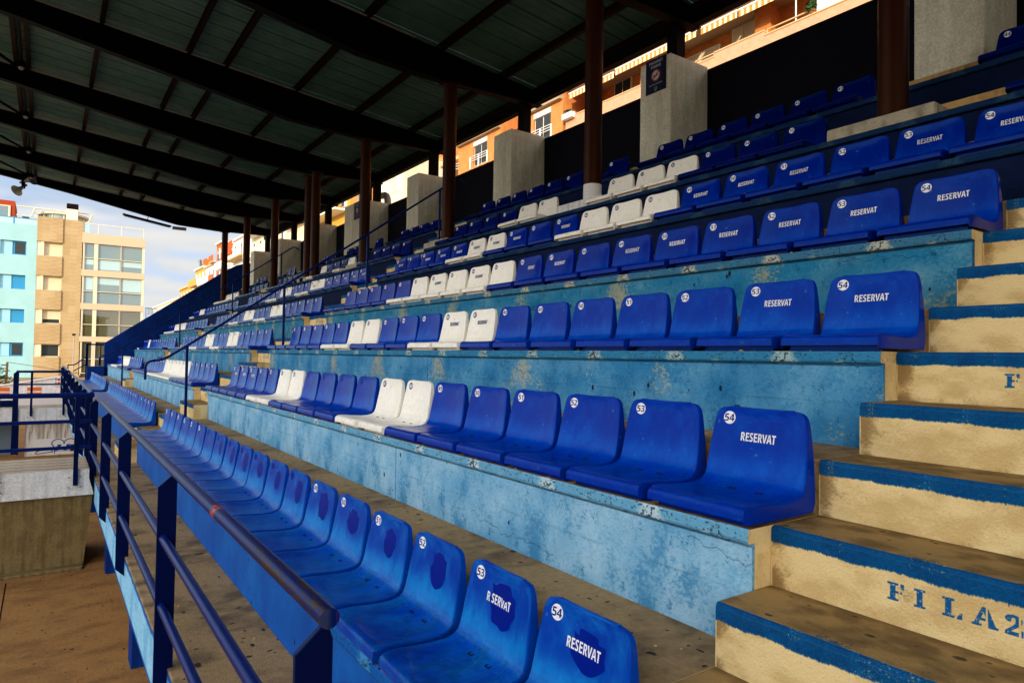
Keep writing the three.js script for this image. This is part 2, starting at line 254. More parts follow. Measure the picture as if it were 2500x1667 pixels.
// ---------------------------------------------------------------- terrace levels (x across the rows, z along them)
const DX = 0.8025, DY = 0.5625;
const L = (k) => -0.52 + DY * (k - 1), XW = (k) => (k === 0 ? 0.985 : 1.804 + DX * (k - 1)), XR = (k) => XW(k) + 0.375, WK = (k) => (k === 0 ? -1.42 : L(k) - 0.375);
const BLOCKS = [[-9.73, -1.277], [-19.03, -10.83], [-27.45, -20.05], [-0.17, 17.9]], AISLES = [[-1.277, -0.17], [-10.83, -9.73], [-20.05, -19.03]];
const BLOCKNAME = ['nearest', 'middle', 'farthest', 'nearby'];
const GROUND = -2.4;

{ // ground, pitch-side floor, walkway
  const g = setting('ground'); const s = new THREE.PlaneGeometry(900, 900); s.rotateX(-Math.PI / 2); const uv = s.attributes.uv; for (let i = 0; i < uv.count; i++) uv.setXY(i, uv.getX(i) * 900, uv.getY(i) * 900);
  mesh('soil', s, M({ map: rep(treadTex(31, [150, 130, 98], [120, 104, 78], 100, 512), 9, 9), roughness: 0.95 }), g, [0, GROUND - 0.012, -100]);
  const f = setting('paved_floor'); mesh('concrete_floor', metreUV(new THREE.BoxGeometry(9, 0.04, 60).toNonIndexed()), mFloor, f, [-3.1, GROUND - 0.016, -14]);
  mesh('floor_joint', box(0.30, 0.312, GROUND + 0.0041, GROUND + 0.0062, -20, -9.9), mSteelDark, f); mesh('floor_joint', box(-0.28, -0.27, GROUND + 0.0041, GROUND + 0.006, -8.6, 2), mSteelDark, f); 
  const w = setting('walkway'); mesh('walkway_slab', pull([[0, [[0.485, -1.72], [0.485, -1.44], [0.482, -1.424]], -0.02], [1, [[0.482, -1.424], [0.49, -1.42], [0.985, -1.42]]]], -27.45, 17.9, [0, [[0.485, -1.72], [0.485, -1.44], [0.482, -1.424], [0.49, -1.42], [0.985, -1.42], [0.985, -1.72]]]), [mFascia, mWalk], w);
  mesh('slab_soffit', box(0.49, 1.4, -1.735, -1.721, -27.45, 17.9), mSoffit, w);
  for (const z of [-3.3, -5.9, -8.5, -11.8, -15.2, -18.6, -22, -25.4]) mesh('pilaster', box(0.585, 0.83, GROUND, -1.736, z - 0.1, z + 0.1, 0.006), mBlueWall, w);
  mesh('back_of_passage', box(1.4, 1.5, GROUND, -1.72, -27.45, 17.9), mSoffit, w);
}
const rTerr = rng(41);
BLOCKS.forEach(([z0, z1], b) => {
  for (let k = 0; k < 7; k++) {
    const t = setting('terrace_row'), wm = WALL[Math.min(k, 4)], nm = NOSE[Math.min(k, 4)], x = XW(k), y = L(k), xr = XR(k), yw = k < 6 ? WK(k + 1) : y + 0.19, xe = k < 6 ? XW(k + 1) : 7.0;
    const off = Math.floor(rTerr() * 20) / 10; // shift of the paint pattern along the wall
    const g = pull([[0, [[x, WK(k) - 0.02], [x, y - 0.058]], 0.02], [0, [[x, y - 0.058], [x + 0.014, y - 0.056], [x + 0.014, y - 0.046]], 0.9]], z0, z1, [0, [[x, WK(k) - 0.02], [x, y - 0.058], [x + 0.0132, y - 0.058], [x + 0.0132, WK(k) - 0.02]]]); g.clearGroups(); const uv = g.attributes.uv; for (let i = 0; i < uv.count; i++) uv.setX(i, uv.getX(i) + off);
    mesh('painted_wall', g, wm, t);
    const o = 0.02;
    mesh('seat_ledge', pull([[0, [[x + 0.014, y - 0.046], [x - o + 0.004, y - 0.044], [x - o, y - 0.036], [x - o, y - 0.008], [x - o + 0.008, y]]], [1, [[x - o + 0.008, y], [xr, y]]]], z0, z1, [2, [[x + 0.014, y - 0.046], [x - o + 0.004, y - 0.044], [x - o, y - 0.036], [x - o, y - 0.008], [x - o + 0.008, y], [xr, y], [xr, y - 0.4], [x + 0.014, y - 0.4]]]), [nm, mTread, mTan], t);
    mesh('back_riser', pull([[0, [[xr, y], [xr, yw - 0.006], [xr + 0.006, yw]], 0]], z0, z1), mBrown, t);
    mesh('walkway', pull([[0, [[xr + 0.006, yw], [xe, yw]]]], z0, z1, [1, [[xr, y - 0.3], [xr, yw - 0.006], [xr + 0.006, yw], [xe, yw], [xe, y - 0.3]]]), [k < 4 ? mWalk : mTread, mTan], t);
  }
});
AISLES.forEach(([z0, z1], a) => {
  const st = setting('stairs');
  let n = 0;
  for (let k = 0; k < 7; k++) for (let j = 0; j < 3; j++) {
    const base = k === 0 ? WK(0) : WK(k), x = (k === 0 ? 0.82 : 1.63 + DX * (k - 1)) + j * 0.27, rise = (k === 0 ? WK(1) - WK(0) : DY) / 3, y = base + rise * (j + 1), x1 = x + 0.27 + (j === 2 ? 0.03 : 0.0);
    const lettered = j === 1 && k >= 1 && k <= 3;
    const rm = lettered ? RISER_LETTERED[k - 1] : RISER[(n * 7 + a * 3 + k) % 4]; n++;
    const g = pull([[0, [[x, y - rise - 0.03], [x, y - 0.012]], -rise - 0.018], [2, [[x, y - 0.012], [x + 0.004, y - 0.003], [x + 0.014, y]], -0.02], [1, [[x + 0.014, y], [x1, y]], 0.012]], z0 + 0.002, z1 - 0.002, [3, [[x, y - rise - 0.03], [x, y - 0.012], [x + 0.004, y - 0.003], [x + 0.014, y], [x1, y], [x1, y - rise - 0.03]]]);
    const uv = g.attributes.uv; for (let i = 0; i < 16; i++) uv.setX(i, uv.getX(i) - z1);
    mesh('step', g, [rm, TREAD[(n * 5 + k) % 3], rm, mTan], st);
  }
});

// ---------------------------------------------------------------- back wall, piers, end wall
{
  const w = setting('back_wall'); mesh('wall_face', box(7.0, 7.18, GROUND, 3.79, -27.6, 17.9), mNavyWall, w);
  const e = thing('end_wall', 'dark blue sloping wall closing the far end of the stand', 'wall', [0, 0, -27.6]);
  const pts = [[1.70, GROUND], [1.70, 0.26], [5.5, 3.05], [5.78, 3.24], [6.04, 3.40], [6.32, 3.49], [6.7, 3.56], [7.18, 3.6], [7.18, GROUND]], s = new THREE.Shape(pts.map((p) => new THREE.Vector2(...p)));
  const g = new THREE.ExtrudeGeometry(s, { depth: 0.24, bevelEnabled: true, bevelSize: 0.01, bevelThickness: 0.01, bevelSegments: 1 }); g.translate(0, 0, -0.25); mesh('wall_panel', metreUV(g), mBlueWall, e);
  const ne = thing('end_wall', 'unseen dark blue wall added behind the camera to cut light at the near end', 'wall', [0, 0, 18.2]); mesh('wall_panel', metreUV(new THREE.ExtrudeGeometry(new THREE.Shape([[1.7, GROUND], [1.7, 1.9], [7.18, 4.9], [7.18, GROUND]].map((p) => new THREE.Vector2(...p))), { depth: 0.24, bevelEnabled: false })), mBlueWall, ne);  // unseen near wall, added to keep light off the upper rows
  const lw = thing('low_wall', 'low blue parapet wall at the far end of the front row', 'wall', [1.18, GROUND, -27.55]); mesh('parapet', box(0, 0.52, 0, 1.84, -0.2, 0.1, 0.01), mBlueWall, lw);
  const PZ = [[-2.83, -2.28], [-6.20, -5.67], [-9.70, -9.15], [-13.11, -12.56], [-16.78, -16.2], [-16.18, -15.6], [-19.8, -19.27], [-23.2, -22.65], [-26.57, -26.03]];
  const where = ['beside the rightmost brown column', 'with the larger no smoking sign', 'third from the right, left of the white column foot', 'fourth from the right, behind a stair handrail', 'with a small no smoking sign, left half of the pair', 'right half of the joined pair at mid stand', 'left of the joined pair, partly behind two columns', 'second from the far end wall', 'nearest to the far end wall'];
  PZ.forEach(([a, c], i) => {
    const p = thing('concrete_pier', 'rough concrete pier ' + where[i], 'pier', [6.3, L(6), (a + c) / 2], 'concrete piers along the back wall'), h = (c - a) / 2;
    mesh('shaft', box(0, 0.70, 0, 3.82 - L(6), -h + 0.002, h - 0.002, 0.008), mPier, p);
    mesh('roof_post', box(0.52, 0.68, 3.821 - L(6), 4.62 - L(6), -h - 0.02, -h + 0.16), mSteelDark, p);
  });
  const sign = (z0, z1, y0, y1, label) => {
    const cv = document.createElement('canvas'); cv.width = 256; cv.height = 336; const x = cv.getContext('2d');
    x.fillStyle = '#0b1330'; x.fillRect(0, 0, 256, 336); x.fillStyle = '#b9bfc9'; x.textAlign = 'center'; x.font = 'bold 38px sans-serif'; x.fillText('PROHIBIT', 128, 50); x.fillText('FUMAR', 128, 92);
    x.fillStyle = '#c9c4bd'; x.beginPath(); x.arc(128, 168, 56, 0, 7); x.fill(); x.strokeStyle = '#8c2a22'; x.lineWidth = 13; x.beginPath(); x.arc(128, 168, 54, 0, 7); x.stroke();
    x.fillStyle = '#1a1a20'; x.fillRect(88, 164, 62, 11); x.fillRect(154, 164, 8, 11); x.beginPath(); x.moveTo(90, 206); x.lineTo(166, 130); x.stroke();
    x.fillStyle = '#b9bfc9'; x.font = 'bold 18px sans-serif'; x.fillText('EN TOT EL RECINTE', 128, 262); x.strokeStyle = '#b9bfc9'; x.lineWidth = 3; x.beginPath(); x.moveTo(114, 284); x.lineTo(142, 284); x.lineTo(142, 304); x.quadraticCurveTo(140, 318, 128, 324); x.quadraticCurveTo(116, 318, 114, 304); x.closePath(); x.stroke(); x.beginPath(); x.moveTo(116, 308); x.lineTo(140, 288); x.moveTo(122, 318); x.lineTo(141, 300); x.stroke();
    const t = new THREE.CanvasTexture(cv); t.colorSpace = THREE.SRGBColorSpace; const o = thing('no_smoking_sign', label, 'sign', [6.296, (y0 + y1) / 2, (z0 + z1) / 2]);
    const w2 = z1 - z0, h2 = y1 - y0; mesh('sign_panel', new THREE.BoxGeometry(0.006, h2, w2), M({ color: hex('#0b1330') }), o, [0, 0, 0]);
    const f = new THREE.PlaneGeometry(w2, h2); f.rotateY(-Math.PI / 2); mesh('printed_face', f, M({ map: t, roughness: 0.5 }), o, [-0.005, 0, 0]);
  };
  sign(-6.09, -5.75, 3.40, 3.835, 'dark blue PROHIBIT FUMAR sign on the second pier from the right');
  sign(-16.10, -15.72, 3.38, 3.81, 'small distant PROHIBIT FUMAR sign on the joined piers');
  const d = thing('vent_pipe', 'grey bent pipe rising over the back wall beside the joined piers', 'pipe', [7.2, 3.4, -16.1]); mesh('bent_pipe', polyTube([[0, 0, 0], [0, 0.76, 0], [0, 0.86, -0.75]], 0.09, 0.22), mGreyMetal, d);
}

// ---------------------------------------------------------------- roof and columns
const RZ = [-26.1, -22.8, -19.5, -16.25, -12.93, -9.45, -5.95, -2.5, 0.95, 4.4, 7.85, 11.3, 14.75];
const topY = (x) => 5.44 - 0.11 * x, botY = (x) => (x < 3.7 ? 5.08 - 0.165 * x : x < 5.0 ? 4.47 - 0.05 * (x - 3.7) : 4.405 + 0.02 * (x - 5.0));
{
  const roof = setting('grandstand_roof'); const xs = [-2.6, -1.3, 0.5, 2, 3.2, 3.7, 4.3, 5, 5.6, 6.4, 7.1];
  RZ.forEach((z, i) => {
    const fr = i === 0 ? 0.6 : 1, by = (x) => topY(x) - (topY(x) - botY(x)) * (x < 1 ? fr + (1 - fr) * sm(x, -1.5, 4) : fr + (1 - fr) * sm(x, -1.5, 4));
    const t = xs.map((x) => [x, topY(x) - 0.014]), b = xs.map((x) => [x, by(x) + 0.014]);
    const web = pull([[0, [...t]], [0, [...b]]], z - 0.006, z + 0.006, [0, [...t, ...b.slice().reverse()]]); web.clearGroups();
    const fl = (f, s) => { const a = xs.map((x) => [x, f(x)]), c = xs.map((x) => [x, f(x) + s * 0.014]); const q = pull([[0, a], [0, c]], z - 0.08, z + 0.08, [0, [...a, ...c.slice().reverse()]]); q.clearGroups(); return q; };
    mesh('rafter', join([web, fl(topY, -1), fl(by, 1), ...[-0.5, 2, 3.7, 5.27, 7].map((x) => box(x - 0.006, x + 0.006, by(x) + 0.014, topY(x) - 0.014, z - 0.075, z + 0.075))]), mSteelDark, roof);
  });
  for (const x of [-2.55, -0.62, -0.42, 0.62, 1.93, 2.55, 3.82, 5.08, 6.3, 7.05]) {
    const y = topY(x), q = x < -1.5 ? 0.05 : 0.035; mesh('purlin', join([box(x - 0.006, x + 0.006, y + 0.008, y + 0.112, -27.2, 17.8), box(x - q, x + q, y + 0.002, y + 0.008, -27.2, 17.8), box(x - q, x + q, y + 0.112, y + 0.118, -27.2, 17.8)]), mSteel, roof);
  }
  for (const z of RZ) mesh('rafter_light_strip', (() => { const a = [-2.5, topY(-2.5) + 0.004], b = [4.6, topY(4.6) + 0.004]; const q = pull([[0, [a, b]], [0, [[a[0], a[1] + 0.02], [b[0], b[1] + 0.02]]]], z + 0.082, z + 0.098, [0, [a, b, [b[0], b[1] + 0.02], [a[0], a[1] + 0.02]]]); q.clearGroups(); return q; })(), mGreyMetal, roof);  // pale strip standing in for light seen along each rafter top
  mesh('conduit', bar([-0.52, topY(-0.52) - 0.04, -27.1], [-0.52, topY(-0.52) - 0.04, 17.8], 0.022, 8), mSteelDark, roof);
  RZ.slice(0, 6).forEach((z, i) => { const o = thing('roof_lamp', ORD[6 - i] + ' small dark lamp on the front roof purlin, counted from the near side', 'lamp', [-0.52, topY(-0.52) - 0.06, z + 0.62], 'lamps along the front roof purlin'); const g = new THREE.CylinderGeometry(0.06, 0.085, 0.12, 14); mesh('lamp_shade', g, mSteelDark, o, [0, -0.06, 0]); const q = new THREE.SphereGeometry(0.05, 12, 8); mesh('lamp_glass', q, mGreyMetal, o, [0, -0.12, 0]); });
  mesh('rear_beam', box(6.93, 7.05, 4.45, 4.62, -27.2, 17.8), mSteelDark, roof); mesh('front_fascia', box(-2.66, -2.63, 5.5, 5.9, -27.2, 17.8), mSteelDark, roof);
  // corrugated sheets, one panel for each bay, ribs running down the slope
  const edges = [-27.2, ...RZ.slice(1, -1), 17.8];
  for (let i = 0; i + 1 < edges.length; i++) {
    const z0 = edges[i] + 0.002, z1 = edges[i + 1] - 0.002, P = []; const n = Math.round((z1 - z0) / 0.43), p = (z1 - z0) / n;
    for (let j = 0; j < n; j++) { const z = z0 + j * p; P.push([z, 0], [z + p * 0.30, 0], [z + p * 0.33, 0.008], [z + p * 0.36, 0], [z + p * 0.66, 0], [z + p * 0.69, 0.008], [z + p * 0.72, 0], [z + p * 0.90, 0], [z + p * 0.93, 0.045], [z + p * 0.98, 0.045]); } P.push([z1, 0]);
    const pos = [], uv = [], idx = [], X0 = -2.65, X1 = 7.5; let c = 0;
    for (let j = 0; j + 1 < P.length; j++) { const [a, ha] = P[j], [b, hb] = P[j + 1], s = 0.126; pos.push(X0, topY(X0) + s + ha, a, X1, topY(X1) + s + ha, a, X0, topY(X0) + s + hb, b, X1, topY(X1) + s + hb, b); uv.push(X0, a, X1, a, X0, b, X1, b); idx.push(c, c + 1, c + 2, c + 1, c + 3, c + 2); c += 4; }
    const g = new THREE.BufferGeometry(); g.setAttribute('position', new THREE.Float32BufferAttribute(pos, 3)); g.setAttribute('uv', new THREE.Float32BufferAttribute(uv, 2)); g.setIndex(idx); g.computeVertexNormals(); mesh('roof_sheet', g, mSheet, roof);
  }
  for (let i = 0; i + 1 < RZ.length; i++) mesh('bracing_rod', join([bar([-0.57, topY(-0.57) - 0.03, RZ[i] + 0.1], [-2.5, topY(-2.5) - 0.03, RZ[i + 1] - 0.1], 0.03)]), mSteelDark, roof);
  const z0s = [-2.52, -5.96, -9.44, -12.93, -16.53, -16.01, -19.55, -22.81, -26.11];
  const nm = ['rightmost, beside the largest pier', 'with a white painted foot', 'third from the right, beside the handrail', 'fourth from the right', 'left one of the close pair', 'right one of the close pair', 'seventh from the right', 'second from the far end', 'at the far end, before the blue end wall'];
  z0s.forEach((z, i) => {
    const white = i === 1, c = thing('roof_column', 'red-brown round steel column ' + nm[i], 'column', [5.28, L(5), z], 'columns carrying the stand roof'), y0 = 0.1, h = botY(5.28) - L(5);
    const g = new THREE.CylinderGeometry(0.106, 0.106, h - y0 - 0.002, 28); g.translate(0, y0 + (h - y0) / 2, 0); mesh('shaft', g, mColumn, c);
    if (white) { const s = new THREE.CylinderGeometry(0.108, 0.110, 0.22, 28, 1, true); s.translate(0, y0 + 0.112, 0); mesh('painted_foot', s, mWhitePaint, c); }
    mesh('plinth', box(-0.235, 0.10, 0.001, y0, -0.40, 0.40, 0.012), white ? mWhiteConc : mBare, c);
    mesh('cap_plate', box(-0.16, 0.16, h - 0.012, h - 0.001, -0.12, 0.12), mSteel, c);
  });
  // loudspeaker pair under the last rafter
  const sp = thing('loudspeaker', 'grey twin horn loudspeaker hanging under the far roof edge', 'loudspeaker', [-0.72, 5.35, -26.0]);
  const horn = () => new THREE.LatheGeometry([[0.035, -0.14], [0.04, -0.02], [0.045, 0], [0.05, 0.06], [0.07, 0.14], [0.11, 0.22], [0.17, 0.28], [0.178, 0.285], [0.165, 0.278]].map((p) => new THREE.Vector2(...p)), 24);
  const aim = (g, d, at) => { g.applyQuaternion(new THREE.Quaternion().setFromUnitVectors(V(0, 1, 0), V(...d).normalize())); g.translate(...at); return g; };
  mesh('horn', aim(horn(), [-0.55, -0.62, 0.55], [0, -0.25, 0]), mGreyMetal, sp); mesh('horn', aim(horn(), [0.75, 0.25, 0.6], [0.02, -0.08, 0]), mGreyMetal, sp); mesh('bracket', join([bar([0, 0.1, 0], [0, -0.28, 0], 0.02), box(-0.05, 0.05, -0.3, -0.06, -0.05, 0.05)]), mSteelDark, sp);
  const lt = (label, x, y, z, l) => { const o = thing('light_batten', label, 'light fitting', [x, y, z]); mesh('housing', box(-l / 2, l / 2, -0.03, 0.03, -0.04, 0.04, 0.006), mSteelDark, o); const t = new THREE.CylinderGeometry(0.016, 0.016, l * 0.94, 10); t.rotateZ(Math.PI / 2); mesh('tube_lamp', t, mWhitePaint, o, [0, -0.05, 0]); mesh('hanger', box(-0.01, 0.01, 0.03, 0.16, -0.01, 0.01), mSteelDark, o); return o; };
  lt('unlit slim lamp batten hanging below the last rafter', 2.75, 4.50, -26.05, 1.5).rotation.z = -0.16;
  const bx = thing('junction_box', 'small grey box hanging beside the lamp batten', 'box', [3.75, 4.34, -26.05]); mesh('housing', box(-0.22, 0.22, -0.05, 0.05, -0.06, 0.06, 0.01), mGreyMetal, bx);
}

// ---------------------------------------------------------------- seats
const font = await new FontLoader().loadAsync('fonts/droid/droid_sans_bold.typeface.json');
// profile of the shell: x from the front lip, y above the ledge, half width, x and y where the side skirt ends
const PROF = [[0.0, 0.064, 0.197, 0.0, 0.012], [0.018, 0.070, 0.203, 0.018, 0.012], [0.07, 0.069, 0.205, 0.07, 0.012], [0.13, 0.064, 0.205, 0.13, 0.012], [0.19, 0.060, 0.205, 0.19, 0.012], [0.245, 0.062, 0.204, 0.245, 0.012], [0.278, 0.070, 0.203, 0.30, 0.012], [0.298, 0.086, 0.202, 0.352, 0.012], [0.308, 0.112, 0.201, 0.366, 0.045], [0.316, 0.15, 0.199, 0.367, 0.115], [0.323, 0.19, 0.196, 0.367, 0.17], [0.330, 0.23, 0.192, 0.367, 0.22], [0.337, 0.27, 0.187, 0.367, 0.265], [0.342, 0.30, 0.1825, 0.367, 0.298], [0.345, 0.318, 0.1775, 0.367, 0.317], [0.347, 0.330, 0.170, 0.367, 0.3295], [0.3485, 0.3375, 0.159, 0.367, 0.337], [0.3495, 0.3415, 0.145, 0.367, 0.341], [0.350, 0.3430, 0.128, 0.367, 0.3425]];
const CREASE = 7;
function shellPoint(f, u) {             // f = place on the profile (index), u = -1..1 across
  const i = Math.min(PROF.length - 2, Math.floor(f)), t = f - i, a = PROF[i], b = PROF[i + 1], x = a[0] + (b[0] - a[0]) * t, y = a[1] + (b[1] - a[1]) * t, w = a[2] + (b[2] - a[2]) * t;
  let dx = b[0] - a[0], dy = b[1] - a[1]; const l = Math.hypot(dx, dy); dx /= l; dy /= l; const back = sm(f, 5, 9), dish = (0.009 * (1 - back) * sm(f, 0.3, 2.5) + 0.015 * back * (1 - 0.5 * sm(f, 12, 17))) * (1 - u * u);
  return [x + dy * dish, y - dx * dish, u * w];
}
function seatShells() {
  const us = [-1, -0.85, -0.6, -0.35, 0, 0.35, 0.6, 0.85, 1], ro = [0.004, 0.0065, 0.0065], rf = [0.05, 0.18, 1];
  const rows = [], nP = PROF.length;
  const at = (f, u, side, a) => { const p = shellPoint(f, u), q = PROF[f]; if (!side) return p; const k = rf[a]; return [p[0] + (q[3] - p[0]) * k, p[1] + (q[4] - p[1]) * k, p[2] + side * ro[a]]; };
  const lineOf = (fn) => { const r = []; for (let a = 2; a >= 0; a--) r.push(fn(-1, -1, a)); for (const u of us) r.push(fn(u, 0, 0)); for (let a = 0; a <= 2; a++) r.push(fn(1, 1, a)); return r; };
  const front = (a) => lineOf((u, s, b) => { const p = at(0, u, s, b); const drop = [0.006, 0.016, 0.040][a], out = [0.006, 0.010, 0.011][a]; const base = shellPoint(0, u); return [p[0] - out, Math.min(p[1], base[1] - drop), p[2] * (s ? 0.996 : 1)]; });
  rows.push(front(2), front(1), front(0)); for (let f = 0; f < nP; f++) rows.push(lineOf((u, s, b) => at(f, u, s, b)));
  const top = (a) => lineOf((u, s, b) => { const p = at(nP - 1, u, s, b), k = [0.15, 0.45, 1][a]; return [Math.max(p[0], p[0] + (0.367 - p[0]) * k), p[1] + (s ? 0.0006 : [0.0022, 0.0032, 0.0032][a]), p[2] * (s ? 0.985 : 1)]; });
  rows.push(top(0), top(1), top(2));
  const C = rows[0].length, pos = [], uv = [], idx = []; rows.forEach((r, i) => r.forEach((p, j) => { pos.push(...p); uv.push(j / (C - 1), i / (rows.length - 1)); }));
  for (let i = 0; i + 1 < rows.length; i++) for (let j = 0; j + 1 < C; j++) { const a = i * C + j; idx.push(a, a + 1, a + C, a + 1, a + C + 1, a + C); }
  const g = new THREE.BufferGeometry(); g.setAttribute('position', new THREE.Float32BufferAttribute(pos, 3)); g.setAttribute('uv', new THREE.Float32BufferAttribute(uv, 2)); g.setIndex(idx); g.computeVertexNormals();
  const cut = (r0, r1) => { const q = g.clone(), ix = []; for (let i = r0; i < r1; i++) for (let j = 0; j + 1 < C; j++) { const a = i * C + j; ix.push(a, a + 1, a + C, a + 1, a + C + 1, a + C); } q.setIndex(ix); const n = q.toNonIndexed(); return n; };
  const pan = cut(0, 3 + CREASE), back = cut(3 + CREASE, rows.length - 1);
  return [join([pan, box(0.028, 0.06, 0.002, 0.05, -0.185, 0.185)]), back];
}
const [PAN, BACK] = seatShells();
function onBack(g, dz, y, lift) {       // lays a flat drawing (x to the right as one sees it, y up) on the backrest; a sitter faces -x, so drawing x runs along +z
  const p = g.attributes.position;
  for (let i = 0; i < p.count; i++) {
    const z = dz + p.getX(i), yy = y + p.getY(i); let f = CREASE; while (f < PROF.length - 2 && PROF[f + 1][1] < yy) f++;
    const ff = f + Math.min(1, Math.max(0, (yy - PROF[f][1]) / (PROF[f + 1][1] - PROF[f][1]))), w = PROF[f][2], q = shellPoint(ff, Math.max(-1, Math.min(1, z / w)));
    p.setXYZ(i, q[0] - lift, yy, z);
  }
  g.computeVertexNormals(); return g;
}
function letters(text, h, sx, slant = 0) {
  const g = new THREE.ShapeGeometry(font.generateShapes(text, h * 1.36), 3); g.computeBoundingBox(); const b = g.boundingBox; g.translate(-(b.min.x + b.max.x) / 2, -(b.min.y + b.max.y) / 2, 0); g.scale(sx, h / (b.max.y - b.min.y), 1);
  if (slant) g.applyMatrix4(new THREE.Matrix4().set(1, slant, 0, 0, 0, 1, 0, 0, 0, 0, 1, 0, 0, 0, 0, 1)); return g;
}
const DISC = onBack(new THREE.CircleGeometry(0.0245, 28), -0.128, 0.303, 0.0012);
const numeral = new Map(); const NUM = (n) => { if (!numeral.has(n)) numeral.set(n, onBack(letters(String(n), 0.028, 0.74, 0.06), -0.128, 0.303, 0.0020)); return numeral.get(n); };
const word = new Map(); const WORD = (t) => { if (!word.has(t)) { const a = letters(t, 0.032, 1, 0), g = join([-0.0016, 0, 0.0016].map((d, i) => a.clone().translate(d * 0.45, 0, i * 0.00012))); g.computeBoundingBox(); const w = g.boundingBox.max.x - g.boundingBox.min.x; g.scale((t === 'SERVAT' ? 0.105 : 0.145) / w, 1, 1); word.set(t, onBack(g, t === 'SERVAT' ? 0.022 : 0.0, 0.238, 0.0024)); } return word.get(t); };
const EMBLEMS = [5, 6, 7, 8].map((seed) => { const r = rng(seed), kx = 0.85 + 0.35 * r(), ky = 0.85 + 0.25 * r(), s = new THREE.Shape(); const pts = [[-0.045, 0.055], [-0.03, 0.05], [-0.022, 0.063], [0, 0.07], [0.02, 0.064], [0.034, 0.05], [0.05, 0.04], [0.048, 0.01], [0.055, -0.012], [0.046, -0.03], [0.036, -0.052], [0.014, -0.068], [-0.008, -0.07], [-0.028, -0.056], [-0.04, -0.03], [-0.046, -0.004], [-0.038, 0.022]]; s.setFromPoints(new THREE.SplineCurve([...pts, pts[0]].map((p) => new THREE.Vector2((p[0] * 1.42 + 0.014 * (r() - 0.5)) * kx, (p[1] * 1.02 + 0.012 * (r() - 0.5)) * ky))).getPoints(60)); return onBack(new THREE.ShapeGeometry(s), 0.014 + 0.02 * (r() - 0.5), 0.228, 0.0007); });
const BOLTS = join([-0.05, 0.06].flatMap((z) => [box(0.258, 0.262, 0.0560, 0.0592, z - 0.014, z + 0.014), box(0.262, 0.278, 0.0562, 0.0605, z - 0.011, z - 0.008), box(0.262, 0.278, 0.0562, 0.0605, z + 0.008, z + 0.011)]));
// seat plastics; uv covers the shell once
const seatTex = (seed, clean, faded, amt, dirt) => tex(256, 256, (u, v) => {
  const a = S(TA, u * 1.2 + seed, v * 1.4), b = S(TC, u * 3 + seed, v * 1.6), f = S(TF, u * 1.5, v * 1.5 + seed), crease = Math.exp(-Math.pow((v - 0.47) / 0.055, 2)), edge = sm(Math.abs(u - 0.5), 0.24, 0.40);
  let k = sm(a * 0.6 + b * 0.4, 0.34, 0.72) * 0.6 + crease * 0.65; k = Math.min(1, k * amt) * (1 - edge * 0.8); let c = mix(clean, faded, k);
  if (v < 0.42) c = mul(c, 1 - dirt * sm(b * 0.6 + f * 0.4, 0.45, 0.6)); const sc = Math.abs(((u * 5.3 + v * 2.1 + 0.25 * S(TA, u, v + seed)) % 1) - 0.5); c = mix(c, faded, sm(0.012 - sc, 0, 0.01) * sm(b, 0.58, 0.66) * 0.8); c = mix(c, [150, 170, 190], sm(S(TF, u * 0.9 + seed, v * 1.3), 0.80, 0.84) * 0.35); c = mix(c, mul(clean, 0.5), Math.exp(-Math.pow((v - 0.445) / 0.012, 2)) * 0.14 * sm(f, 0.4, 0.6)); return mul(c, 0.95 + 0.1 * f);
});
const plastic = (map, rough, coat, spec = { specularIntensity: 0.17, specularColor: new THREE.Color(0.1, 0.7, 1.0) }) => new THREE.MeshPhysicalMaterial({ map, roughness: rough, clearcoat: coat, clearcoatRoughness: 0.1, ...spec });
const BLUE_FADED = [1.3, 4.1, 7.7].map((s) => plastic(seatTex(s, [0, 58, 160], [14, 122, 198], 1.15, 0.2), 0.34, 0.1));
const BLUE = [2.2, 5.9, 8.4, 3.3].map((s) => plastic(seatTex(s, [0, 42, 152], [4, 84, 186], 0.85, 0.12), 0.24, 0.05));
const BLUE_SHADED = [1.7, 6.2, 9.1, 4.6].map((s) => plastic(seatTex(s, [0, 30, 136], [0, 66, 172], 0.75, 0.1), 0.2, 0.05));  // fourth and fifth row blue, darkened to paint in shade under the roof
const BLUE_SHADED_TOP = [2.9, 7.3].map((s) => plastic(seatTex(s, [0, 14, 92], [0, 32, 120], 0.6, 0.08), 0.24, 0));  // top two rows, same plastic with deeper roof shade put into the colour
const WHITE = [3.1, 6.6].map((s) => plastic(seatTex(s, [252, 247, 232], [240, 232, 212], 0.6, 0.05), 0.5, 0.1, { specularIntensity: 0.6 }));
const INK_NAVY = M({ color: hex('#0c1c66'), roughness: 0.5 }), INK_WHITE = M({ color: hex('#eef0f2'), roughness: 0.5 }), GHOST = plastic(tex(64, 64, (u, v) => mul([0, 26, 132], 0.95 + 0.1 * S(TF, u, v))), 0.36, 0), DARK = M({ color: hex('#06102c') });
const zSeat = (s) => -1.485 - 0.45 * (54 - s);
const SLOTS = [Array.from({ length: 19 }, (_, i) => 54 - i), Array.from({ length: 19 }, (_, k) => 32.70 - 0.98 * k), Array.from({ length: 16 }, (_, k) => 11.6 - 1.02 * k)];
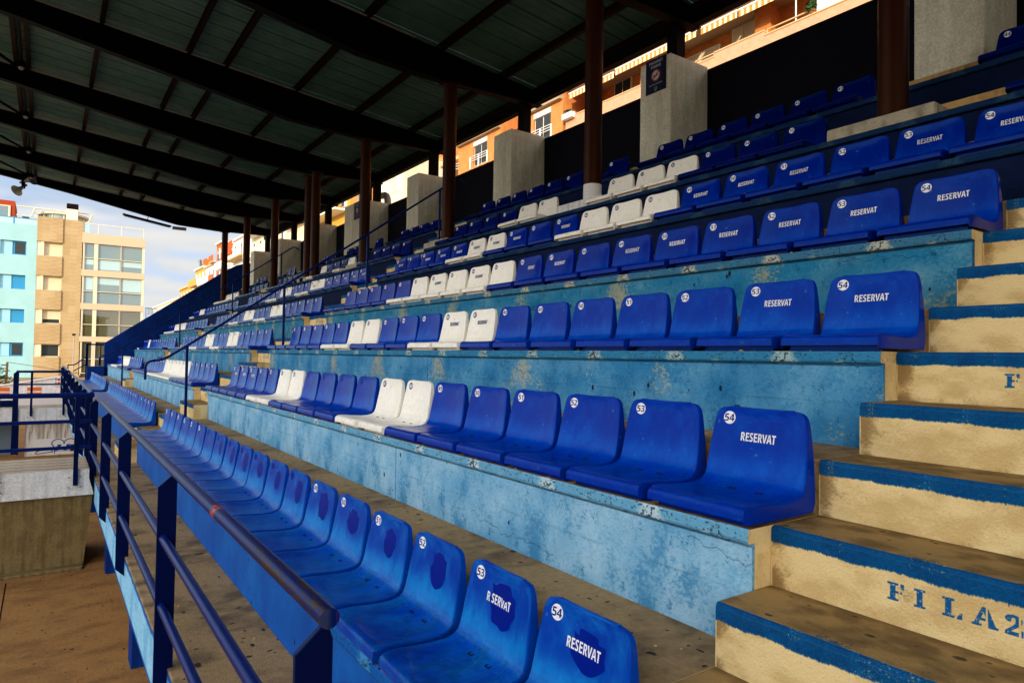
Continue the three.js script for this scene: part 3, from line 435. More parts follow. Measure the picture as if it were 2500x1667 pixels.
// w = white, b = blue, - = no seat; capital letters carry the word RESERVAT; read away from the near stairs
const PLAN = [
  ['BBbbbbbbbbbbbbbbbbb', 'bbbbbbbbbbbbbbbbbbb', 'bbbbbbbbbbbbbbbb'],
  ['BbbbbbwwbbbbwwbbBBB', 'bbbbbwwwwwwwbbbbbbb', 'bbbbbbbwwwwwbbbb'],
  ['BBbbbbbWWbbbwwbbbbb', 'bbbbbwwbbbwwbbbbbbb', 'bbbbbbbbbbbbwbbb'],
  ['BBBBBBbBBwWwWwbbbbb', 'bbbbbwwbbbwwbbbbbbb', 'bbbbbbbbwwwwwbbb'],
  ['BBbBBBwwwBbBWWBBBbB', 'BBBBBwWbbbwwbbbbbbb', 'bbbbbbbbbbbwwbbb'],
  ['b---bbbwww--wwbbbb-', 'bbbb--wbbbw--bbbbbb', 'bbbbbb--wwwww---'],
  ['-b--bbbbbb-b-bbbbbb', 'bbbbb--b-bbb--bb---', 'bb---b-bbb------'],
];
const ROWNAME = ['front', 'second', 'third', 'fourth', 'fifth', 'sixth', 'top'];
const numAt = (row, b, i) => { if (b === 0) { if (row < 5) return 54 - i; if (row === 5) return i === 0 ? 36 : i <= 9 ? 39 - i : 41 - i; return i === 1 ? 44 : i <= 9 ? 47 - i : i === 11 ? 37 : 36 - (i - 13); } return b === 1 ? 35 - i : 16 - i; };
for (let row = 0; row < 7; row++) for (let b = 0; b < 3; b++) [...PLAN[row][b]].forEach((ch, i) => {
  if (ch === '-') return;
  const white = ch.toLowerCase() === 'w', worded = ch !== ch.toLowerCase(), n = numAt(row, b, i);
  let seen = true, ghost = false;                           // the number disc is rubbed off on some seats
  if (b === 0 && row === 0 && i >= 6 && i <= 12) ghost = true; if (b === 0 && row === 1 && i >= 8 && i <= 11) ghost = true;
  if (b === 1 && row === 0 && i > 3 && i < 5) ghost = true;
  const col = white ? 'white' : 'blue', text = worded ? (row === 3 && i === 8 && b === 0 ? 'SERVAT' : row === 0 && i === 1 ? 'R SERVAT' : 'RESERVAT') : null;
  const place = ORD[i + 1] + ' from the near stairs, ' + ROWNAME[row] + ' row, ' + BLOCKNAME[b] + ' block';
  const label = col + ' seat ' + (worded ? 'marked ' + text.replace('R SERVAT', 'RESERVAT') + ', ' : ghost ? 'with rubbed disc, ' : '') + place;
  const s = thing(col + '_stadium_seat', label, 'seat', [XW(row) - 0.022, L(row), zSeat(SLOTS[b][i])], white ? 'white seats of the stand' : 'blue seats of the stand');
  const q = (i * 7 + row * 3 + b * 5), mat = white ? WHITE[q % 2] : row === 0 ? BLUE_FADED[q % 3] : row < 3 ? BLUE[q % 4] : row < 5 ? BLUE_SHADED[q % 4] : BLUE_SHADED_TOP[q % 2];
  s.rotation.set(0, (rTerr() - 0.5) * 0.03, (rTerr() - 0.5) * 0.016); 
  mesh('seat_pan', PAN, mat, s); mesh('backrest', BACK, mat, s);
  if (ghost) mesh('number_disc', DISC, GHOST, s);
  else if (seen) { const d = mesh('number_disc', DISC, white ? INK_NAVY : INK_WHITE, s); mesh('numeral', NUM(n), white ? INK_WHITE : INK_NAVY, d); }
  if (worded) mesh('lettering', WORD(text), white ? INK_NAVY : INK_WHITE, s);
  if (b === 0 && row === 0 && i <= 11) mesh('bare_patch', EMBLEMS[(i * 3 + 1) % 4], GHOST, s);
  if (b === 0 && row < 2 && i < 9) mesh('bolt_slots', BOLTS, DARK, s);
});
{ // dead leaves and crumbs on the ledges and walkways
  const r = rng(77), g = new THREE.SphereGeometry(0.006, 6, 4); g.scale(1.3, 0.5, 1); const N = 90, m = new THREE.InstancedMesh(g, M({ color: new THREE.Color(0.5, 0.33, 0.12), roughness: 0.9 }), N), t = new THREE.Object3D();
  for (let i = 0; i < N; i++) { const k = Math.floor(r() * 4), ledge = r() < 0.35; t.position.set(ledge ? XW(k) - 0.004 : k === 0 ? 0.55 + r() * 0.42 : XR(k - 1) + 0.03 + r() * (XW(k) - XR(k - 1) - 0.05), (ledge ? L(k) : WK(k)) + 0.003, -1.4 - r() * r() * 9); t.rotation.set(0, r() * 6, 0); t.scale.setScalar(0.5 + r()); t.updateMatrix(); m.setMatrixAt(i, t.matrix); }
  m.name = 'fallen_leaves'; m.userData = { kind: 'stuff', label: 'tiny dry leaf scraps scattered on ledges and walkways', category: 'litter' }; scene.add(m);
}

// ---------------------------------------------------------------- railings
function frontRail(label, z0, z1, posts) {            // pipe rail on flat plate posts, along the walkway edge
  const o = thing('guard_rail', label, 'railing', [0.46, -1.42, (z0 + z1) / 2]), c = (z0 + z1) / 2, T = 0.88;
  mesh('top_rail', bar([0.03, T, z0 - c], [0.03, T, z1 - c], 0.0215, 16), z1 > -2 ? mRailWornSheen : mRail, o);
  for (const h of [0.281, 0.583]) mesh('middle_rail', bar([-0.008, h, Math.min(...posts) - c], [-0.008, h, Math.max(...posts) - c], 0.0185, 12), mRail, o);
  for (const z of posts) {
    const s = new THREE.Shape([[-0.031, -0.077], [0.021, -0.130], [0.021, -0.003], [0.043, -0.003], [0.043, T - 0.05], [0.032, T - 0.018], [0.020, T - 0.022], [-0.031, T - 0.067]].map((p) => new THREE.Vector2(...p)));
    const g = new THREE.ExtrudeGeometry(s, { depth: 0.012, bevelEnabled: true, bevelSize: 0.002, bevelThickness: 0.002, bevelSegments: 1 }); g.translate(0, 0, z - c - 0.006); mesh('post', g, mRailPlate, o);
  }
}
frontRail('dark blue pipe guard rail along the walkway, nearest section', -8.98, -1.34, [-1.365, -3.37, -5.34, -7.07, -8.94]);
frontRail('dark blue pipe guard rail along the walkway beyond the first landing', -18.4, -10.0, [-10.03, -11.6, -13.1, -14.6, -16.5, -18.36]);
frontRail('dark blue pipe guard rail at the far end of the walkway', -27.2, -19.5, [-19.54, -21.4, -23.3, -25.2, -27.1]);
function landing(z, label, wl) {                     // slab bridging out from the walkway, railed on its near side
  const o = thing('landing_slab', label, 'landing', [0, 0, z]);
  mesh('slab', pull([[1, [[-3.2, -1.31], [0.43, -1.31]]]], -1.05, 0, [0, [[-3.2, -1.31], [0.43, -1.31], [0.43, -1.42], [0.478, -1.6], [-3.2, -1.59]]]), [mWhiteConc, mSlabTop], o);
  return o;
}
function landingRail(z, xl, xr, label, leftPlate) {
  const o = thing('guard_rail', label, 'railing', [0, -1.31, z]); const pz = 0.035;
  for (const h of [0.245, 0.53]) mesh('middle_rail', bar([xl, h, pz], [0.44, h, pz], 0.019, 12), mRail, o);
  mesh('top_rail', bar([xl, 0.815, pz], [0.455, 0.815, pz], 0.027, 14), mRail, o);
  const posts = leftPlate ? [xl + 0.28, xr] : [xl + 0.6, xr];
  for (const x of posts) mesh('post', box(x - 0.022, x + 0.022, -0.17, 0.80, pz - 0.022, pz + 0.022, 0.003), mRailPlate, o);
  for (const x of posts) { const p = mesh('base_plate', box(x - 0.085, x + 0.075, -0.22, -0.06, 0.001, 0.008, 0.002), mWhiteConc, o); mesh('bolt', join([-1, 1].flatMap((i) => [-1, 1].map((j) => { const b = new THREE.CylinderGeometry(0.011, 0.011, 0.014, 6); b.rotateX(Math.PI / 2); b.translate(x - 0.005 + i * 0.055, -0.14 + j * 0.055, 0.013); return b; }))), mGreyMetal, p); }
  if (leftPlate) { const s = new THREE.Shape([[-0.06, -1.0], [0.05, -1.0], [0.05, 0.82], [0, 0.82], [-0.05, 0.77]].map((p) => new THREE.Vector2(...p))); const g = new THREE.ExtrudeGeometry(s, { depth: 0.02, bevelEnabled: false }); g.translate(xl, 0, pz - 0.01); mesh('end_plate', g, mRailPlate, o); }
}
landing(-8.80, 'white edged concrete landing slab at the near gap in the railing');
landingRail(-8.80, -1.0, 0.30, 'navy railing standing on the nearer white landing slab', false);
landing(-18.35, 'white edged concrete landing slab farther along the walkway').scale.x = 1; 
landingRail(-18.35, -0.52, 0.36, 'navy railing with broad end post on the farther landing slab', true);
{
  const b = thing('stair_box', 'brown concrete wall leaning inward below the nearer landing slab', 'wall', [0, GROUND, -8.82]);
  const sh = (w) => [[-3.2, 0.04], [0.40, 0.04], [0.47, 0.79], [-3.2, 0.80]];
  const g = new THREE.ExtrudeGeometry(new THREE.Shape(sh().map((p) => new THREE.Vector2(...p))), { depth: 0.95, bevelEnabled: false }); g.translate(0, 0, -0.98); mesh('leaning_wall', metreUV(g), mSoffit, b); mesh('foot_strip', box(-3.2, 0.39, 0, 0.039, -0.9, 0.10, 0.01), mSoffit, b);
  const w = thing('white_wall', 'stained white wall with painted striped crest below the farther landing slab', 'wall', [0, GROUND, -18.5]);
  mesh('wall_face', box(-0.335, 0.62, 0, 0.79, -0.9, 0), M({ map: mStained.map, roughness: 0.85 }), w);
  const cv = document.createElement('canvas'); cv.width = 512; cv.height = 256; const x = cv.getContext('2d');
  x.fillStyle = '#e4dfd4'; x.fillRect(0, 0, 512, 256); x.strokeStyle = '#1b3f8e'; x.lineWidth = 14; x.beginPath(); x.arc(300, 90, 76, Math.PI, 0); x.arc(450, 90, 76, Math.PI, 0); x.stroke(); x.beginPath(); x.moveTo(228, 90); x.quadraticCurveTo(262, 140, 262, 240); x.stroke();
  x.fillStyle = '#1b3f8e'; for (const k of [0, 110]) { x.beginPath(); x.moveTo(300 + k, 100); x.lineTo(350 + k, 100); x.lineTo(300 + k, 200); x.lineTo(258 + k, 200); x.fill(); } x.fillRect(262, 202, 200, 7); x.fillStyle = '#16181c'; x.fillRect(452, 110, 60, 110); x.strokeStyle = '#2a1f1c'; x.lineWidth = 12; x.beginPath(); x.moveTo(30, 236); x.quadraticCurveTo(44, 190, 90, 186); x.lineTo(200, 172); x.quadraticCurveTo(226, 176, 236, 214); x.lineTo(40, 238); x.stroke();
  const t = new THREE.CanvasTexture(cv); t.colorSpace = THREE.SRGBColorSpace; const f = new THREE.PlaneGeometry(0.80, 0.36); mesh('painted_crest', f, M({ map: t, roughness: 0.85 }), w, [0.21, 0.20, 0.004]);
  const dr = new THREE.TorusGeometry(0.022, 0.006, 8, 20); mesh('drain_outlet', dr, mGreyMetal, w, [-0.24, 0.53, 0.004]);
  const gt = thing('metal_gate', 'navy framed gate with grey panel beside the farther landing', 'gate', [-0.72, GROUND, -18.9]);
  mesh('gate_frame', join([box(-0.3, 0.26, 0.8, 0.84, -0.02, 0.02), box(0.22, 0.26, 0, 0.8, -0.02, 0.02), box(-0.3, -0.26, 0, 0.8, -0.02, 0.02), box(-0.26, 0.22, 0.98, 1.24, -0.02, 0.02)]), mRailPlate, gt); mesh('gate_panel', box(-0.26, 0.22, 0.02, 0.78, -0.008, 0.008), M({ color: hex('#6b7a86'), roughness: 0.6 }), gt);
}
function stairRail(z, label, side) {
  const o = thing('stair_handrail', label, 'handrail', [0, 0, z]);
  mesh('handrail', polyTube([[1.07, -0.37, 0], [1.07, -0.13, 0], [1.27, -0.115, 0], [1.50, 0.04, 0], [5.72, 3.04, 0], [5.86, 2.95, 0]], 0.0165, 0.14, 10), mRail, o);
  for (const [x, top, b] of [[1.56, 0.07, WK(1)], [2.83, 0.97, L(2)], [4.1, 1.88, 1.17 - 0.12], [5.37, 2.78, L(5) + 0.19]]) mesh('post', bar([x, b, 0], [x, top, 0], 0.0185, 10), mRail, o);
}
stairRail(-9.9, 'navy tube handrail up the first stairs, the nearer of two', 0);
stairRail(-19.12, 'navy tube handrail up the farther stairs', 0);
{ // gate and rails beyond the far end
  const o = thing('end_gate', 'blue framed mesh gate at the far end beside the blue wall', 'gate', [1.2, GROUND, -28.2]);
  mesh('gate_post', box(-0.04, 0.04, 0, 2.64, -0.04, 0.04), mRailPlate, o); mesh('top_bar', box(0.04, 0.6, 2.58, 2.64, -0.03, 0.03), mRailPlate, o); mesh('side_bar', box(0.40, 0.43, 0, 2.58, -0.02, 0.02), mRailPlate, o);
  const wires = []; for (let i = 0; i < 9; i++) wires.push(bar([0.06 + i * 0.06, 1.7, 0], [0.06 + i * 0.06, 2.58, 0], 0.004, 5)); for (let i = 0; i < 12; i++) wires.push(bar([0.04, 1.7 + i * 0.075, 0], [0.56, 1.7 + i * 0.075, 0], 0.004, 5)); const wm = mesh('wire_mesh', join(wires), mGreyMetal, o); wm.userData.kind = 'stuff';
  const r = thing('ramp_rail', 'navy rail climbing to the gate at the far end', 'railing', [0.6, GROUND, -28.0]); mesh('upper_rail', polyTube([[0.04, 1.88, 0], [0.24, 1.88, 0], [0.56, 2.16, 0]], 0.022, 0.06), mRail, r); mesh('lower_rail', bar([0.2, 1.66, 0], [0.56, 1.9, 0], 0.018), mRail, r); mesh('post', bar([0.04, 0, 0], [0.04, 1.88, 0], 0.02), mRail, r);
}

// ---------------------------------------------------------------- houses beyond the far end (front plane z = -70)
const FZ = -70;
{
  const travertine = M({ map: rep(tex(1024, 1024, (u, v) => { const U = u * 6, Vv = v * 8, ci = Math.floor(Vv), cj = Math.floor(U + (ci % 2) * 0.5), h = S(TA, cj * 0.37 + ci * 0.173, ci * 0.291), g = S(TB, u * 3, v * 14), f = S(TF, u * 2, v * 6); let c = mix([172, 152, 114], [156, 132, 92], sm(h * 0.6 + g * 0.4, 0.34, 0.7)); const e = Math.min(Vv - ci, 0.06); return mul(c, (e < 0.03 ? 0.96 : 1) * (0.93 + 0.14 * f)); }), 6, 5), roughness: 0.8 });
  const paleBlue = M({ map: rep(tex(256, 256, (u, v) => mul([146, 190, 192], 0.94 + 0.1 * S(TB, u * 2, v * 2))), 8, 8), roughness: 0.85 }), cream = M({ color: hex('#cdc2a8'), roughness: 0.7 }), shutter = M({ color: hex('#d2c7a4'), roughness: 0.7 }), blueShut = M({ color: hex('#2f86b4'), roughness: 0.6 }), blueShut2 = M({ color: hex('#8fc4d8'), roughness: 0.6 }), spand = M({ color: hex('#bca98c'), roughness: 0.8 });
  const glassy = new THREE.MeshPhysicalMaterial({ color: hex('#5d7474'), roughness: 0.06, clearcoat: 1, clearcoatRoughness: 0.03 }), paleGlass = M({ color: hex('#9fbcc0'), roughness: 0.2 }), olive = new THREE.MeshPhysicalMaterial({ color: hex('#4a4a2c'), roughness: 0.08, clearcoat: 1 });
  // the pale blue house
  const bh = thing('blue_house', 'pale blue apartment house at the left with blue shuttered windows', 'house', [-8, GROUND, FZ]); const X = (x) => x + 8, Y = (y) => y - GROUND;
  const ws = [[9.12, 7.95, 1], [6.25, 5.06, 0], [3.37, 2.22, 0], [0.55, -0.6, 1]], cols = [[-3.35, -1.6], [-6.9, -5.1], [-10.4, -8.6], [-13.9, -12.1]];
  const outer = new THREE.Shape([[-20, GROUND], [-0.86, GROUND], [-0.86, 10.55], [-20, 10.55]].map((p) => new THREE.Vector2(...p))); for (const [t, b] of ws) for (const [l, r] of cols) outer.holes.push(new THREE.Path([[l, b], [l, t], [r, t], [r, b]].map((p) => new THREE.Vector2(...p))));
  const g = new THREE.ExtrudeGeometry(outer, { depth: 0.3, bevelEnabled: false }); g.translate(8, -GROUND, -0.3); mesh('front_wall', metreUV(g), paleBlue, bh); mesh('rear_block', box(X(-20), X(-0.86), 0, Y(10.54), -14, -0.31), paleBlue, bh);
  for (const [t, b, glass] of ws) for (const [l, r] of cols) { const w = mesh('window', box(X(l), X(r), Y(b), Y(t), -0.30, -0.26), blueShut, bh); mesh('pale_shutter', box(X(l), X(l + (r - l) * 0.46), Y(b) + 0.02, Y(t) - 0.02, -0.258, -0.2), blueShut2, w); if (glass) mesh('pane', box(X(r - 0.78), X(r - 0.08), Y(b) + 0.1, Y(t) - 0.12, -0.258, -0.24), mGlassDark, w); }
  const rl = mesh('roof_railing', join([box(X(-20), X(-0.9), Y(11.08), Y(11.14), -0.2, -0.15), ...[-2.5, -4.4, -6.3, -8.2, -10].map((x) => box(X(x) - 0.05, X(x) + 0.05, Y(10.55), Y(11.08), -0.2, -0.16))]), blueShut, bh); mesh('glass_panel', box(X(-20), X(-0.9), Y(10.58), Y(11.07), -0.178, -0.172), paleGlass, rl);
  const rb = mesh('roof_room', box(X(-9), X(-2.5), Y(10.54), Y(12.65), -6, -1.2), M({ color: hex('#983a1a'), roughness: 0.8 }), bh); mesh('roof_window', box(X(-4.2), X(-2.95), Y(11.1), Y(12.12), -1.21, -1.14), glassy, rb); mesh('window_frame', join([box(X(-4.2), X(-2.8), Y(12.12), Y(12.22), -1.2, -1.1), box(X(-2.95), X(-2.8), Y(11.1), Y(12.12), -1.2, -1.1)]), cream, rb);
  mesh('chimney_cap', join([box(X(-1.95), X(-1.55), Y(10.6), Y(11.35), -2.2, -1.8), box(X(-2.0), X(-1.5), Y(11.42), Y(11.5), -2.25, -1.75)]), mSteelDark, bh);
  // the stone tower with its glazed wing
  const th = thing('stone_tower_house', 'travertine clad tower house with roller shutters and a glazed wing', 'house', [2, GROUND, FZ]); const A = (x) => x - 2;
  const bw = [[9.25, 8.06, 0], [6.33, 5.12, 0], [3.43, 2.24, 1], [0.46, -0.62, 2]], ts = new THREE.Shape([[-0.62, GROUND], [2.45, GROUND], [2.45, 11.37], [-0.62, 11.37]].map((p) => new THREE.Vector2(...p))); for (const [t, b] of bw) ts.holes.push(new THREE.Path([[-0.42, b], [-0.42, t], [0.95, t], [0.95, b]].map((p) => new THREE.Vector2(...p))));
  const tg = new THREE.ExtrudeGeometry(ts, { depth: 0.35, bevelEnabled: false }); tg.translate(-2, -GROUND, -0.35); mesh('stone_wall', metreUV(tg), travertine, th); mesh('corner_jamb', box(A(-0.855), A(-0.622), 0, Y(11.35), -0.5, -0.04), cream, th); mesh('tower_block', box(A(-0.62), A(2.45), 0, Y(11.36), -12, -0.36), travertine, th);
  for (const [b, t] of [[9.26, 11.39], [6.34, 8.05], [3.44, 5.11], [0.47, 2.23], [GROUND, -0.63]]) mesh('stone_bay', box(A(-0.88), A(0.95), Y(b), Y(t), -0.3, 0.12, 0.01), travertine, th);
  bw.forEach(([t, b, kind]) => { const w = mesh('window', join([box(A(-0.62), A(-0.36), Y(b), Y(t), -0.02, 0.05), box(A(-0.42), A(0.95), Y(b), Y(b) + 0.06, -0.34, -0.2), box(A(-0.42), A(0.95), Y(t) - 0.06, Y(t), -0.34, -0.2), box(A(0.87), A(0.95), Y(b), Y(t), -0.34, -0.2), box(A(-0.42), A(-0.32), Y(b), Y(t), -0.34, -0.2)]), cream, th); const low = kind === 2 ? t - 0.08 : kind === 1 ? b + 0.38 : b + 0.04; if (kind < 2) { const n = 8, hh = (t - low) / n; for (let i = 0; i < n; i++) mesh('slat', box(A(-0.32), A(0.87), Y(low) + i * hh + 0.006, Y(low) + (i + 1) * hh, -0.32, -0.25, 0.005), shutter, w); } if (kind) mesh('pane', box(A(-0.32), A(0.87), Y(b) + 0.06, Y(kind === 2 ? t - 0.06 : low), -0.33, -0.31), mGlassDark, w); });
  const gl = [[9.48, 7.12, glassy], [6.55, 4.15, glassy], [3.6, 1.22, olive], [0.75, -2.0, olive]];
  for (const [t, b] of [[10.36, 9.48], [7.12, 6.55], [4.15, 3.6], [1.22, 0.75]]) mesh('floor_band', box(A(2.38), A(7.27), Y(b), Y(t), -0.4, 0.06, 0.01), spand, th);
  mesh('wing_block', box(A(2.46), A(7.2), 0, Y(10.2), -12, -0.7), spand, th);
  gl.forEach(([t, b, m], fi) => { const mid = t - (t - b) * 0.565; [[2.58, 3.3], [3.6, 5.33], [5.41, 7.06]].forEach(([l, r], ci) => { [[mid + 0.05, t], [b, mid - 0.05]].forEach(([bb, tt], k) => { const w = mesh('window', join([box(A(l) - 0.06, A(r) + 0.05, Y(bb) - 0.05, Y(bb), -0.25, -0.02), box(A(l) - 0.06, A(l), Y(bb), Y(tt), -0.25, -0.02), box(A(r), A(r) + 0.05, Y(bb), Y(tt), -0.25, -0.02)]), cream, th); mesh('pane', box(A(l), A(r), Y(bb), Y(tt), -0.2, -0.17), m, w); if ((fi * 5 + ci * 3 + k) % 3 !== 0 && fi < 2) mesh('blind', box(A(l) + 0.03, A(r) - 0.03, Y(tt - (tt - bb) * (0.5 + 0.4 * ((fi + ci) % 2))), Y(tt), -0.168, -0.165), paleGlass, w); }); }); });
  for (const [l, r] of [[2.38, 2.52], [3.31, 3.59], [7.07, 7.25]]) mesh('mullion', box(A(l), A(r), Y(-2.2), Y(9.48), -0.3, 0.0), cream, th);
  const rr = mesh('roof_railing', join([box(A(2.5), A(7.15), Y(11.2), Y(11.26), -0.1, -0.05), ...[3.55, 5.35, 7.12].map((x) => box(A(x) - 0.03, A(x) + 0.03, Y(10.36), Y(11.2), -0.1, -0.05))]), cream, th); mesh('glass_panel', box(A(2.46), A(2.9), Y(10.4), Y(11.3), -0.09, -0.07), paleGlass, rr);
  const lift = mesh('chimney', box(A(1.15), A(2.0), Y(11.36), Y(12.35), -1.4, -0.2), M({ color: hex('#ded3bc') }), th); for (let i = 0; i < 5; i++) mesh('louvre', box(A(1.17), A(2.03), Y(12.37 + i * 0.1), Y(12.43 + i * 0.1), -1.4, -0.18), mSteel, lift);
  const dr = new THREE.CylinderGeometry(1.95, 1.9, 0.14, 40); dr.translate(A(1.0), Y(11.98), -2.6); const dm = mesh('round_roof', dr, cream, th); const dg = new THREE.CylinderGeometry(1.65, 1.65, 0.55, 40, 1, true); dg.translate(A(1.0), Y(11.63), -2.6); mesh('curved_glazing', dg, glassy, dm); for (let i = 0; i < 12; i++) mesh('glazing_post', bar([A(1) + 1.67 * Math.cos(i * 0.524), Y(11.36), -2.6 + 1.67 * Math.sin(i * 0.524)], [A(1) + 1.67 * Math.cos(i * 0.524), Y(11.92), -2.6 + 1.67 * Math.sin(i * 0.524)], 0.05, 6), cream, dm);
  mesh('pergola', join([bar([A(-2.4), Y(12.22), -0.9], [A(2.9), Y(12.2), -0.9], 0.05, 8), bar([A(-1.15), Y(12.2), -3.4], [A(3.1), Y(12.15), -3.4], 0.04, 8), bar([A(-1.3), Y(11.5), -0.9], [A(-1.1), Y(12.2), -0.9], 0.07, 6), bar([A(2.85), Y(11.4), -0.9], [A(3.1), Y(12.15), -0.9], 0.08, 6), bar([A(-2.4), Y(11.45), -0.9], [A(-0.6), Y(11.45), -0.9], 0.04, 6)]), cream, th);
  const bl = thing('blue_balcony_house', 'white house behind the glazed wing with a teal balcony', 'house', [9.2, GROUND, -78]); mesh('wall', box(-0.6, 9, 0, 5.2, -8, 0), mWhitePaint, bl); const bb = mesh('balcony', box(-1.0, 0.1, 5.5, 5.66, -1, 0.6), M({ color: hex('#20606c') }), bl); const bars = []; for (let i = 0; i < 9; i++) bars.push(box(-0.98 + i * 0.13, -0.95 + i * 0.13, 5.66, 6.75, 0.55, 0.58)); bars.push(box(-1, 0.1, 6.75, 6.82, 0.52, 0.6)); mesh('railing', join(bars), M({ color: hex('#20606c') }), bb);
}
// ---------------------------------------------------------------- between the stand and the houses
{
  const w = thing('perimeter_wall', 'long white boundary wall with sloping top beyond the stand', 'wall', [-2, GROUND, -40]);
  const s = new THREE.Shape([[-9, 0], [2.72, 0], [2.72, 1.07], [0.3, 0.64], [-9, -0.1 + 0.2]].map((p) => new THREE.Vector2(...p))); const g = new THREE.ExtrudeGeometry(s, { depth: 0.2, bevelEnabled: false }); mesh('wall_panel', metreUV(g), mWhiteConc, w);
  const cp = new THREE.Shape([[-9, 0.1], [0.3, 0.64], [2.76, 1.08], [2.76, 1.14], [0.3, 0.70], [-9, 0.16]].map((p) => new THREE.Vector2(...p))); const cg = new THREE.ExtrudeGeometry(cp, { depth: 0.3, bevelEnabled: false }); cg.translate(0, 0, -0.05); mesh('coping', cg, mWhitePaint, w);
  const p = thing('notice_board', 'small notice board with pictures on the white boundary wall', 'notice board', [0.5, -1.56, -39.76]); mesh('board', box(-0.14, 0.14, -0.2, 0.2, -0.02, 0.01), mWhitePaint, p); [[-0.06, 0.1, '#7a8894'], [0.06, 0.1, '#a33a30'], [-0.06, -0.08, '#8b8f78'], [0.06, -0.08, '#a83028']].forEach(([x, y, c]) => mesh('picture', box(x - 0.05, x + 0.05, y - 0.06, y + 0.06, 0.0105, 0.014), M({ color: hex(c) }), p));
  for (const [x, l] of [[-0.4, 'orange bench by the white boundary wall, right one'], [-1.62, 'orange bench by the white boundary wall, left one']]) { const o = thing('bench', l, 'bench', [x, GROUND, -38.6]); mesh('seat', box(-0.28, 0.28, 0.32, 0.38, -0.2, 0.2, 0.01), M({ color: hex('#c8691f') }), o); mesh('leg', box(-0.24, -0.2, 0, 0.32, -0.15, 0.15), mGreyMetal, o); mesh('leg', box(0.2, 0.24, 0, 0.32, -0.15, 0.15), mGreyMetal, o); mesh('backrest', box(-0.28, 0.28, 0.44, 0.62, -0.22, -0.18, 0.01), M({ color: hex('#c8691f') }), o); }
  const ad = thing('advertising_board', 'low white board with faint blue print beyond the landings', 'board', [-0.3, GROUND, -29.5]); mesh('panel', box(-2.5, 1.0, 0, 0.72, -0.05, 0.05, 0.01), mWhitePaint, ad); [[-0.25, 0.22, '#2c7486', 0.16], [0.22, 0.22, '#3a3a3a', 0.04], [0.42, 0.22, '#8a8a86', 0.14], [0.82, 0.22, '#555', 0.1]].forEach(([x, y, c, h]) => mesh('printed_mark', box(x - h / 2, x + h / 2, y - 0.035, y + 0.035, 0.0505, 0.053), M({ color: hex(c) }), ad));
  // a young palm-like tree and a lamp post
  const r = rng(9), t = thing('small_tree', 'small bushy tree before the pale blue house', 'tree', [-2.1, GROUND, -48]); mesh('trunk', tube([[0.25, 0, 0], [0.28, 0.8, 0.02], [0.3, 1.65, 0]], 0.06, 12, 8), M({ color: hex('#7d6a48') }), t);
  const lf = []; for (let i = 0; i < 420; i++) { const a = r() * 6.283, e = Math.acos(2 * r() - 1), q = 0.25 + 0.55 * Math.cbrt(r()), c = i % 3; const o = [[-0.25, 1.05], [-0.5, 0.6], [0.1, 0.45]][c]; const g2 = new THREE.PlaneGeometry(0.13 + r() * 0.08, 0.06); g2.rotateX(r() * 6); g2.rotateY(r() * 6); g2.translate(o[0] + q * Math.cos(a) * Math.sin(e) * 0.8, o[1] + q * Math.cos(e) * 0.7, q * Math.sin(a) * Math.sin(e)); lf.push(g2); } mesh('crown', join(lf), M({ color: new THREE.Color(0.035, 0.07, 0.025), side: THREE.DoubleSide, roughness: 0.8 }), t);
  const lp = thing('street_lamp', 'thin grey street lamp before the stone tower house', 'street lamp', [1.75, GROUND, -62]); mesh('post', bar([0, 0, 0], [0, 3.6, 0], 0.035, 8), mGreyMetal, lp); mesh('lamp_arm', bar([0, 3.55, 0], [0.5, 3.85, 0], 0.03, 8), mGreyMetal, lp); mesh('lamp_head', box(-0.12, 0.1, 3.52, 3.66, -0.08, 0.08, 0.01), mSteelDark, lp);
  const wr = thing('overhead_wire', 'thin overhead wire from the small tree towards the tower', 'wire', [-1.8, -0.75, -48]); mesh('cable', tube([[0, 0, 0], [1.8, -0.42, -4], [4, -0.95, -8]], 0.014, 20, 5), mSteelDark, wr);
}

